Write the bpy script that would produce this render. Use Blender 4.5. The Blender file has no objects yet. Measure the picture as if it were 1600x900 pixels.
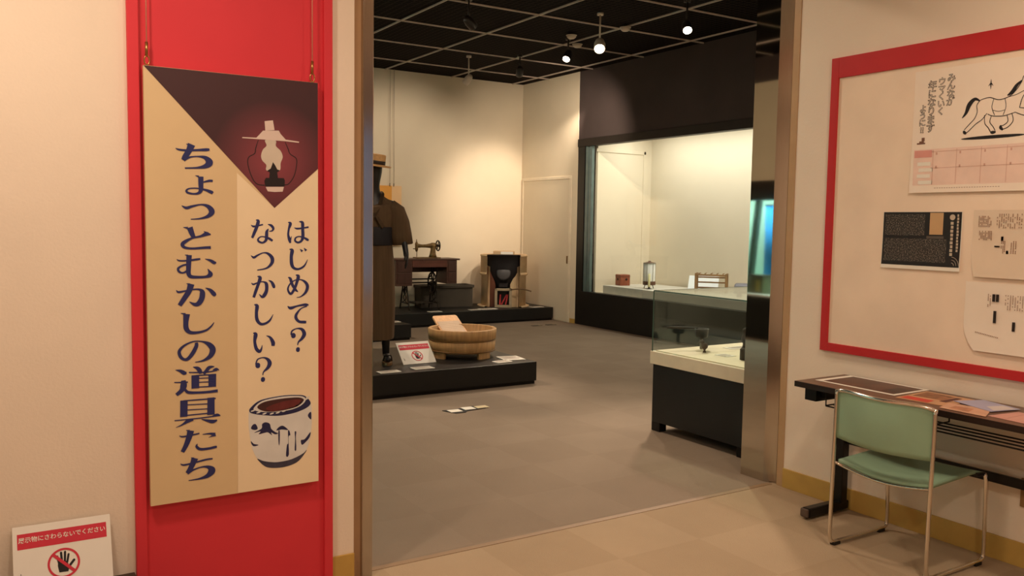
import bpy, bmesh, math, random
from mathutils import Matrix, Vector

random.seed(7)
PI = math.pi
SC = bpy.context.scene
COL = SC.collection

# ------------------------------------------------------------------ camera
cam_data = bpy.data.cameras.new('camera')
cam = bpy.data.objects.new('camera', cam_data)
COL.objects.link(cam)
cam_data.sensor_width = 36.0
cam_data.lens = 30.074
cam_data.clip_start = 0.05
cam.matrix_world = Matrix(((0.847718, 0.027427, -0.529737, 0.0),
                           (-0.530221, 0.07297, -0.844714, 0.0),
                           (0.015487, 0.996957, 0.076401, 1.55),
                           (0, 0, 0, 1)))
SC.camera = cam

# ------------------------------------------------------------------ exposure and world
SC.view_settings.view_transform = 'Standard'
SC.view_settings.look = 'None'
SC.view_settings.exposure = 0.0
SC.view_settings.gamma = 1.0
SC.view_settings.use_curve_mapping = False
world = bpy.data.worlds.new('world')
SC.world = world
world.use_nodes = True
world.node_tree.nodes['Background'].inputs[0].default_value = (0.02, 0.016, 0.012, 1)
world.node_tree.nodes['Background'].inputs[1].default_value = 0.3

# ------------------------------------------------------------------ lights of the two rooms
WARM = (1.0, 0.785, 0.58)
SPOTC = (1.0, 0.81, 0.62)

def aim(o, target):
    d = Vector(target) - o.location
    if abs(d.x) < 1e-6 and abs(d.y) < 1e-6:
        return
    o.rotation_euler = d.to_track_quat('-Z', 'Y').to_euler()

def area_lamp(name, loc, target, power, size, color=WARM, size_y=None, spread=None):
    l = bpy.data.lights.new(name, 'AREA')
    l.energy = power
    l.color = color
    l.shape = 'RECTANGLE' if size_y else 'DISK'
    l.size = size
    if size_y:
        l.size_y = size_y
    if spread:
        l.spread = spread
    o = bpy.data.objects.new(name, l)
    o.location = loc
    COL.objects.link(o)
    aim(o, target)
    return o

def spot_lamp(name, loc, target, power, angle, color=SPOTC, blend=0.8, radius=0.04):
    l = bpy.data.lights.new(name, 'SPOT')
    l.energy = power
    l.color = color
    l.spot_size = math.radians(angle)
    l.spot_blend = blend
    l.shadow_soft_size = radius
    o = bpy.data.objects.new(name, l)
    o.location = loc
    COL.objects.link(o)
    aim(o, target)
    return o

# front room: recessed ceiling downlights (all above the picture)
area_lamp('downlight', (-0.15, 2.35, 3.04), (-0.15, 2.35, 0), 27, 0.22)
area_lamp('downlight', (1.0, 2.2, 3.04), (1.0, 2.2, 0), 8, 0.22)
area_lamp('downlight', (2.9, 1.6, 3.04), (2.9, 1.6, 0), 18, 0.22)
area_lamp('downlight', (0.9, -0.4, 3.04), (0.9, -0.4, 0), 30, 0.22)
# far room: unseen fill lights added near the ceiling, out of the frame
area_lamp('hall_fill', (3.0, 5.0, 3.75), (3.0, 5.0, 0), 40, 0.25)
area_lamp('hall_fill', (2.6, 8.6, 3.75), (2.6, 8.6, 0), 72, 0.25)
# strip lamps inside the two wall cases
area_lamp('case_lamp', (8.45, 7.2, 2.98), (8.45, 7.2, 0), 78, 0.16, (1.0, 0.94, 0.82), size_y=5.6)
area_lamp('case_lamp', (-1.5, 8.0, 2.1), (-1.5, 8.0, 0), 95, 0.16, (0.80, 1.0, 1.0), size_y=3.0)

# ------------------------------------------------------------------ materials
def lin(c):
    out = []
    for v in c:
        v = v / 255.0
        out.append(v / 12.92 if v <= 0.04045 else ((v + 0.055) / 1.055) ** 2.4)
    return tuple(out) + (1.0,)

MATS = {}

def mat(name, rgb, rough=0.6, metal=0.0, vary=0.06, scale=8.0, bump=0.0, bscale=120.0, stretch=None, spec=0.4, coat=0.0):
    if name in MATS:
        return MATS[name]
    m = bpy.data.materials.new(name)
    m.use_nodes = True
    nt = m.node_tree
    b = nt.nodes['Principled BSDF']
    c = lin(rgb)
    b.inputs['Roughness'].default_value = rough
    b.inputs['Metallic'].default_value = metal
    b.inputs['Specular IOR Level'].default_value = spec
    b.inputs['Coat Weight'].default_value = coat
    tc = nt.nodes.new('ShaderNodeTexCoord')
    mp = nt.nodes.new('ShaderNodeMapping')
    nt.links.new(tc.outputs['Object'], mp.inputs[0])
    if stretch:
        mp.inputs['Scale'].default_value = stretch
    nz = nt.nodes.new('ShaderNodeTexNoise')
    nz.inputs['Scale'].default_value = scale
    nz.inputs['Detail'].default_value = 5
    nt.links.new(mp.outputs[0], nz.inputs['Vector'])
    rp = nt.nodes.new('ShaderNodeValToRGB')
    rp.color_ramp.elements[0].position = 0.3
    rp.color_ramp.elements[1].position = 0.7
    rp.color_ramp.elements[0].color = tuple(max(0, v * (1 - vary)) for v in c[:3]) + (1,)
    rp.color_ramp.elements[1].color = tuple(min(1, v * (1 + vary)) for v in c[:3]) + (1,)
    nt.links.new(nz.outputs['Fac'], rp.inputs[0])
    nt.links.new(rp.outputs[0], b.inputs['Base Color'])
    if bump:
        n2 = nt.nodes.new('ShaderNodeTexNoise')
        n2.inputs['Scale'].default_value = bscale
        nt.links.new(mp.outputs[0], n2.inputs['Vector'])
        bp = nt.nodes.new('ShaderNodeBump')
        bp.inputs['Strength'].default_value = bump
        bp.inputs['Distance'].default_value = 0.003
        nt.links.new(n2.outputs['Fac'], bp.inputs['Height'])
        nt.links.new(bp.outputs[0], b.inputs['Normal'])
    MATS[name] = m
    return m

def glow(name, rgb, strength):
    m = bpy.data.materials.new(name)
    m.use_nodes = True
    nt = m.node_tree
    nt.nodes.clear()
    e = nt.nodes.new('ShaderNodeEmission')
    e.inputs[0].default_value = lin(rgb)
    e.inputs[1].default_value = strength
    o = nt.nodes.new('ShaderNodeOutputMaterial')
    nt.links.new(e.outputs[0], o.inputs[0])
    return m

def pane(name, tint, refl=1.0):
    m = bpy.data.materials.new(name)
    m.use_nodes = True
    nt = m.node_tree
    nt.nodes.clear()
    t = nt.nodes.new('ShaderNodeBsdfTransparent')
    t.inputs[0].default_value = tint + (1,)
    g = nt.nodes.new('ShaderNodeBsdfGlossy')
    g.inputs['Roughness'].default_value = 0.01
    g.inputs[0].default_value = (refl, refl, refl, 1)
    f = nt.nodes.new('ShaderNodeFresnel')
    ge = nt.nodes.new('ShaderNodeNewGeometry')
    io = nt.nodes.new('ShaderNodeMapRange')      # same reflection from both faces of a thin pane
    io.inputs['To Min'].default_value = 1.45
    io.inputs['To Max'].default_value = 1.0 / 1.45
    nt.links.new(ge.outputs['Backfacing'], io.inputs['Value'])
    nt.links.new(io.outputs['Result'], f.inputs[0])
    mx = nt.nodes.new('ShaderNodeMixShader')
    o = nt.nodes.new('ShaderNodeOutputMaterial')
    nt.links.new(f.outputs[0], mx.inputs[0])
    nt.links.new(t.outputs[0], mx.inputs[1])
    nt.links.new(g.outputs[0], mx.inputs[2])
    nt.links.new(mx.outputs[0], o.inputs[0])
    return m

def carpet(name, a, b2, tile):
    m = bpy.data.materials.new(name)
    m.use_nodes = True
    nt = m.node_tree
    b = nt.nodes['Principled BSDF']
    b.inputs['Roughness'].default_value = 0.95
    b.inputs['Specular IOR Level'].default_value = 0.1
    tc = nt.nodes.new('ShaderNodeTexCoord')
    ck = nt.nodes.new('ShaderNodeTexChecker')
    ck.inputs['Scale'].default_value = 1.0 / tile
    ck.inputs['Color1'].default_value = lin(a)
    ck.inputs['Color2'].default_value = lin(b2)
    nt.links.new(tc.outputs['Object'], ck.inputs['Vector'])
    nz = nt.nodes.new('ShaderNodeTexNoise')
    nz.inputs['Scale'].default_value = 2.2
    nz.inputs['Detail'].default_value = 6
    nt.links.new(tc.outputs['Object'], nz.inputs['Vector'])
    mx = nt.nodes.new('ShaderNodeMix')
    mx.data_type = 'RGBA'
    mx.blend_type = 'OVERLAY'
    mx.inputs[0].default_value = 0.12
    nt.links.new(ck.outputs['Color'], mx.inputs[6])
    nt.links.new(nz.outputs['Fac'], mx.inputs[7])
    nt.links.new(mx.outputs[2], b.inputs['Base Color'])
    n2 = nt.nodes.new('ShaderNodeTexNoise')
    n2.inputs['Scale'].default_value = 160
    nt.links.new(tc.outputs['Object'], n2.inputs['Vector'])
    bp = nt.nodes.new('ShaderNodeBump')
    bp.inputs['Strength'].default_value = 0.5
    bp.inputs['Distance'].default_value = 0.004
    nt.links.new(n2.outputs['Fac'], bp.inputs['Height'])
    nt.links.new(bp.outputs[0], b.inputs['Normal'])
    return m

def louver(name, dark, light, pitch):
    """open black ceiling: a fine square grille"""
    m = bpy.data.materials.new(name)
    m.use_nodes = True
    nt = m.node_tree
    b = nt.nodes['Principled BSDF']
    b.inputs['Roughness'].default_value = 0.9
    b.inputs['Specular IOR Level'].default_value = 0.05
    tc = nt.nodes.new('ShaderNodeTexCoord')
    br = nt.nodes.new('ShaderNodeTexBrick')
    br.offset = 0.0
    br.inputs['Color1'].default_value = lin(dark)
    br.inputs['Color2'].default_value = lin(dark)
    br.inputs['Mortar'].default_value = lin(light)
    br.inputs['Scale'].default_value = 1.0
    br.inputs['Mortar Size'].default_value = pitch * 0.12
    br.inputs['Brick Width'].default_value = pitch
    br.inputs['Row Height'].default_value = pitch
    nt.links.new(tc.outputs['Object'], br.inputs['Vector'])
    nt.links.new(br.outputs['Color'], b.inputs['Base Color'])
    return m

def radial(name, center, radius, inner, outer):
    """printed picture ground: round reddish tone fading into dark maroon (part of the print)"""
    m = bpy.data.materials.new(name)
    m.use_nodes = True
    nt = m.node_tree
    b = nt.nodes['Principled BSDF']
    b.inputs['Roughness'].default_value = 0.45
    tc = nt.nodes.new('ShaderNodeTexCoord')
    mp = nt.nodes.new('ShaderNodeVectorMath')
    mp.operation = 'DISTANCE'
    mp.inputs[1].default_value = center
    nt.links.new(tc.outputs['Object'], mp.inputs[0])
    rp = nt.nodes.new('ShaderNodeValToRGB')
    rp.color_ramp.elements[0].position = 0.0
    rp.color_ramp.elements[0].color = lin(inner)
    rp.color_ramp.elements[1].position = 1.0
    rp.color_ramp.elements[1].color = lin(outer)
    e = rp.color_ramp.elements.new(0.66)
    e.color = lin(tuple(i * 0.42 + o * 0.58 for i, o in zip(inner, outer)))
    dv = nt.nodes.new('ShaderNodeMath')
    dv.operation = 'DIVIDE'
    dv.inputs[1].default_value = radius
    nt.links.new(mp.outputs['Value'], dv.inputs[0])
    nt.links.new(dv.outputs[0], rp.inputs[0])
    nt.links.new(rp.outputs[0], b.inputs['Base Color'])
    return m

def print_text(name, paper, ink, rows, cols, fill=0.5, size=1.0):
    """rows of fine illegible print, as on the dark flyer: noise thresholded along columns"""
    m = bpy.data.materials.new(name)
    m.use_nodes = True
    nt = m.node_tree
    b = nt.nodes['Principled BSDF']
    b.inputs['Roughness'].default_value = 0.6
    tc = nt.nodes.new('ShaderNodeTexCoord')
    mp = nt.nodes.new('ShaderNodeMapping')
    mp.inputs['Scale'].default_value = (1, cols, rows)
    nt.links.new(tc.outputs['Object'], mp.inputs[0])
    nz = nt.nodes.new('ShaderNodeTexNoise')
    nz.inputs['Scale'].default_value = size
    nz.inputs['Detail'].default_value = 3
    nt.links.new(mp.outputs[0], nz.inputs['Vector'])
    rp = nt.nodes.new('ShaderNodeValToRGB')
    rp.color_ramp.elements[0].position = fill
    rp.color_ramp.elements[1].position = min(1.0, fill + 0.12)
    rp.color_ramp.elements[0].color = lin(paper)
    rp.color_ramp.elements[1].color = lin(ink)
    nt.links.new(nz.outputs['Fac'], rp.inputs[0])
    nt.links.new(rp.outputs[0], b.inputs['Base Color'])
    return m

# ------------------------------------------------------------------ geometry helpers
class MB:
    """collects shapes (world coordinates unless M is set) and builds ONE mesh object"""
    def __init__(self, M=None):
        self.bm = bmesh.new()
        self.M = M or Matrix.Identity(4)

    def _add(self, verts, faces, smooth=False):
        vs = [self.bm.verts.new(self.M @ Vector(v)) for v in verts]
        for f in faces:
            try:
                fc = self.bm.faces.new([vs[i] for i in f])
                fc.smooth = smooth
            except ValueError:
                pass
        return vs

    def box(self, x0, x1, y0, y1, z0, z1, bev=0.0, R=None):
        b = bmesh.new()
        bmesh.ops.create_cube(b, size=1.0)
        cx, cy, cz = (x0 + x1) / 2, (y0 + y1) / 2, (z0 + z1) / 2
        for v in b.verts:
            v.co = Vector((v.co.x * (x1 - x0), v.co.y * (y1 - y0), v.co.z * (z1 - z0)))
        if bev:
            bmesh.ops.bevel(b, geom=list(b.edges), offset=bev, segments=2, profile=0.5, affect='EDGES')
        b.verts.index_update()
        T = Matrix.Translation((cx, cy, cz)) @ (R.to_4x4() if R else Matrix.Identity(4))
        self._add([T @ v.co for v in b.verts], [[v.index for v in f.verts] for f in b.faces])
        b.free()
        return self

    def bar(self, p, q, w, h, up=(0, 0, 1), bev=0.0):
        p, q = Vector(p), Vector(q)
        d = (q - p)
        L = d.length
        d.normalize()
        u = Vector(up)
        s = d.cross(u)
        if s.length < 1e-5:
            s = d.cross(Vector((1, 0, 0)))
        s.normalize()
        u = s.cross(d)
        R = Matrix((s, d, u)).transposed()
        c = (p + q) / 2
        self.box(c.x - w / 2, c.x + w / 2, c.y - L / 2, c.y + L / 2, c.z - h / 2, c.z + h / 2, bev, R)
        return self

    def tube(self, pts, r, n=10, closed=False, caps=True):
        pts = [Vector(p) for p in pts]
        N = len(pts)
        rs = r if isinstance(r, (list, tuple)) else [r] * N
        rings = []
        prev = None
        for i, p in enumerate(pts):
            if closed:
                t = pts[(i + 1) % N] - pts[i - 1]
            else:
                t = pts[min(i + 1, N - 1)] - pts[max(i - 1, 0)]
            t.normalize()
            if prev is None:
                a = t.cross(Vector((0, 0, 1)))
                if a.length < 1e-4:
                    a = t.cross(Vector((1, 0, 0)))
                a.normalize()
            else:
                a = prev - t * prev.dot(t)
                a.normalize()
            prev = a
            b = t.cross(a)
            rings.append([p + (a * math.cos(2 * PI * k / n) + b * math.sin(2 * PI * k / n)) * rs[i] for k in range(n)])
        verts = [v for ring in rings for v in ring]
        faces = []
        last = N if closed else N - 1
        for i in range(last):
            j = (i + 1) % N
            for k in range(n):
                faces.append([i * n + k, i * n + (k + 1) % n, j * n + (k + 1) % n, j * n + k])
        if caps and not closed:
            faces.append(list(range(n))[::-1])
            faces.append([(N - 1) * n + k for k in range(n)])
        self._add(verts, faces, True)
        return self

    def lathe(self, prof, c=(0, 0, 0), n=40, a0=0.0, a1=2 * PI, sx=1.0, sy=1.0, axis=None):
        """prof: (radius, height) pairs; axis: direction of the height"""
        full = abs(a1 - a0 - 2 * PI) < 1e-6
        cols = n if full else n + 1
        c = Vector(c)
        R = Vector((0, 0, 1)).rotation_difference(Vector(axis)).to_matrix() if axis else Matrix.Identity(3)
        verts = []
        for (r, h) in prof:
            for k in range(cols):
                a = a0 + (a1 - a0) * k / n
                verts.append(c + R @ Vector((r * math.cos(a) * sx, r * math.sin(a) * sy, h)))
        faces = []
        for i in range(len(prof) - 1):
            for k in range(n):
                k2 = (k + 1) % cols
                faces.append([i * cols + k, i * cols + k2, (i + 1) * cols + k2, (i + 1) * cols + k])
        vs = self._add(verts, faces, True)
        bmesh.ops.remove_doubles(self.bm, verts=[v for v in vs if v.is_valid], dist=1e-5)
        return self

    def loft(self, rings, smooth=True, cap=True):
        n = len(rings[0])
        verts = [v for r in rings for v in r]
        faces = []
        for i in range(len(rings) - 1):
            for k in range(n):
                faces.append([i * n + k, i * n + (k + 1) % n, (i + 1) * n + (k + 1) % n, (i + 1) * n + k])
        if cap:
            faces.append(list(range(n))[::-1])
            faces.append([(len(rings) - 1) * n + k for k in range(n)])
        self._add(verts, faces, smooth)
        return self

    def prism(self, poly, d, smooth=False):
        """poly: 3-D outline, extruded by vector d"""
        n = len(poly)
        d = Vector(d)
        verts = [Vector(p) for p in poly] + [Vector(p) + d for p in poly]
        faces = [list(range(n))[::-1], [n + k for k in range(n)]]
        for k in range(n):
            faces.append([k, (k + 1) % n, n + (k + 1) % n, n + k])
        self._add(verts, faces, smooth)
        return self

    def face(self, poly):
        self._add([Vector(p) for p in poly], [list(range(len(poly)))])
        return self

    def ball(self, c, r, n=12, sx=1, sy=1, sz=1):
        prof = [(max(1e-6, r * math.sin(PI * i / n)), -r * math.cos(PI * i / n) * sz) for i in range(n + 1)]
        return self.lathe(prof, c, 2 * n, sx=sx, sy=sy)

    def build(self, name, material, parent=None, sub=0):
        bm = self.bm
        if parent is not None:
            off = origin(parent)
            for v in bm.verts:
                v.co -= off
        bmesh.ops.recalc_face_normals(bm, faces=list(bm.faces))
        me = bpy.data.meshes.new(name)
        bm.to_mesh(me)
        bm.free()
        me.materials.append(material)
        o = bpy.data.objects.new(name, me)
        COL.objects.link(o)
        if parent is not None:
            o.parent = parent
        if sub:
            md = o.modifiers.new('subdivision', 'SUBSURF')
            md.levels = md.render_levels = sub
        return o

def origin(o):
    v = Vector((0, 0, 0))
    while o is not None:
        v += o.location
        o = o.parent
    return v

def thing(name, label, cat, loc, group=None):
    o = bpy.data.objects.new(name, None)
    o.empty_display_size = 0.1
    COL.objects.link(o)
    o.location = loc
    return tag(o, label, cat, group)

def tag(o, label, cat, group=None, kind=None):
    o['label'] = label
    o['category'] = cat
    if group:
        o['group'] = group
    if kind:
        o['kind'] = kind
    return o

def struct(name, mb, material):
    o = mb.build(name, material)
    o['kind'] = 'structure'
    return o

def copy_tree(o, parent=None):
    c = o.copy()
    COL.objects.link(c)
    if parent is not None:
        c.parent = parent
    for ch in list(o.children):
        copy_tree(ch, c)
    return c

def text_mesh(name, body, size, M, material, parent, offset=0.0, align='CENTER', lead=1.0, sx=1.0):
    cu = bpy.data.curves.new(name, 'FONT')
    cu.body = body
    cu.size = size
    cu.align_x = align
    cu.align_y = 'TOP'
    cu.offset = offset
    cu.space_line = lead
    cu.resolution_u = 3
    t = bpy.data.objects.new(name, cu)
    COL.objects.link(t)
    dg = bpy.context.evaluated_depsgraph_get()
    me = bpy.data.meshes.new_from_object(t.evaluated_get(dg))
    bpy.data.objects.remove(t)
    off = origin(parent) if parent is not None else Vector((0, 0, 0))
    for v in me.vertices:
        v.co = (M @ Vector((v.co.x * sx, v.co.y, v.co.z))) - off
    me.materials.clear()
    me.materials.append(material)
    o = bpy.data.objects.new(name, me)
    COL.objects.link(o)
    if parent is not None:
        o.parent = parent
    return o

def frame_matrix(o, right, up):
    """matrix whose x runs along right, y along up, z out of the face"""
    r = Vector(right).normalized()
    u = Vector(up)
    u = (u - r * u.dot(r)).normalized()
    n = r.cross(u)
    M = Matrix((r, u, n)).transposed().to_4x4()
    M.translation = Vector(o)
    return M

def catmull(pts, n=6):
    if len(pts) == 2:
        pts = [pts[0], tuple((a + b) / 2 for a, b in zip(*pts)), pts[1]]
    P = [pts[0]] + list(pts) + [pts[-1]]
    out = []
    for i in range(1, len(P) - 2):
        p0, p1, p2, p3 = P[i - 1], P[i], P[i + 1], P[i + 2]
        for k in range(n):
            t = k / n
            out.append(tuple(0.5 * (2 * b + (c - a) * t + (2 * a - 5 * b + 4 * c - d) * t * t + (3 * b - a - 3 * c + d) * t ** 3)
                             for a, b, c, d in zip(p0, p1, p2, p3)))
    out.append(tuple(pts[-1]))
    return out

def brush(mb, pts, place, n=6):
    """a brush stroke: (x, y, width) control points turned into a ribbon on the plane given by place(x, y)"""
    c = catmull(pts, n)
    L, Rr = [], []
    for i, (x, y, w) in enumerate(c):
        a, b = c[max(0, i - 1)], c[min(len(c) - 1, i + 1)]
        dx, dy = b[0] - a[0], b[1] - a[1]
        d = math.hypot(dx, dy) or 1.0
        nx, ny = -dy / d, dx / d
        w = max(w, 0.4)
        L.append(place(x + nx * w / 2, y + ny * w / 2))
        Rr.append(place(x - nx * w / 2, y - ny * w / 2))
    m = len(c)
    mb._add(L + Rr, [[i, i + 1, m + i + 1, m + i] for i in range(m - 1)])

def smooth_loop(pts, n=5):
    """closed outline through the given points, rounded"""
    m = len(pts)
    out = []
    for i in range(m):
        a, b, c, d = pts[i - 1], pts[i], pts[(i + 1) % m], pts[(i + 2) % m]
        for k in range(n):
            t = k / n
            out.append(tuple(0.5 * (2 * q + (r - p) * t + (2 * p - 5 * q + 4 * r - w_) * t * t + (3 * q - p - 3 * r + w_) * t ** 3)
                             for p, q, r, w_ in zip(a, b, c, d)))
    return out

# shared materials
CREAM = mat('cream_wall', (240, 225, 208), 0.85, vary=0.025, scale=3, bump=0.25, bscale=90, spec=0.2)
CREAM2 = mat('pale_hall_wall', (226, 212, 188), 0.85, vary=0.03, scale=2, bump=0.15, bscale=60, spec=0.2)
RED = mat('red_board', (220, 58, 70), 0.5, vary=0.03, scale=3, spec=0.3)
STEEL = mat('polished_steel', (200, 192, 178), 0.035, 1.0, vary=0.02, scale=1.5)
BRUSHED = mat('brushed_steel', (190, 184, 176), 0.14, 1.0, vary=0.06, scale=20, stretch=(30, 30, 0.6))
BLACK = mat('black_paint', (24, 23, 22), 0.42, vary=0.15, scale=6)
BLACKM = mat('black_metal', (22, 20, 20), 0.35, 0.4, vary=0.1)
DARKWALL = mat('dark_hall_wall', (76, 64, 62), 0.8, vary=0.1, scale=2)
OCHRE = mat('ochre_baseboard', (196, 160, 84), 0.55, vary=0.06, scale=10)
WHITE = mat('white_board', (236, 232, 224), 0.55, vary=0.02)
PAPER = mat('paper_white', (240, 234, 222), 0.7, vary=0.02)
CHROME = mat('chrome', (225, 220, 212), 0.14, 1.0, vary=0.02)
GREENV = mat('green_vinyl', (144, 174, 146), 0.5, vary=0.05, scale=6, bump=0.1, bscale=200)
WOOD = mat('pale_wood', (182, 142, 94), 0.55, vary=0.2, scale=6, stretch=(6, 6, 0.8), bump=0.1, bscale=40)
WOODD = mat('dark_wood', (76, 48, 38), 0.42, vary=0.25, scale=5, stretch=(0.8, 6, 6))
IRON = mat('cast_iron', (46, 38, 30), 0.45, 0.6, vary=0.2)
INKBLUE = mat('blue_black_ink', (44, 48, 104), 0.55, vary=0.04)
BLACKINK = mat('black_ink', (26, 22, 26), 0.6, vary=0.04)
SIGNRED = mat('sign_red', (206, 44, 66), 0.5, vary=0.03)

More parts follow.
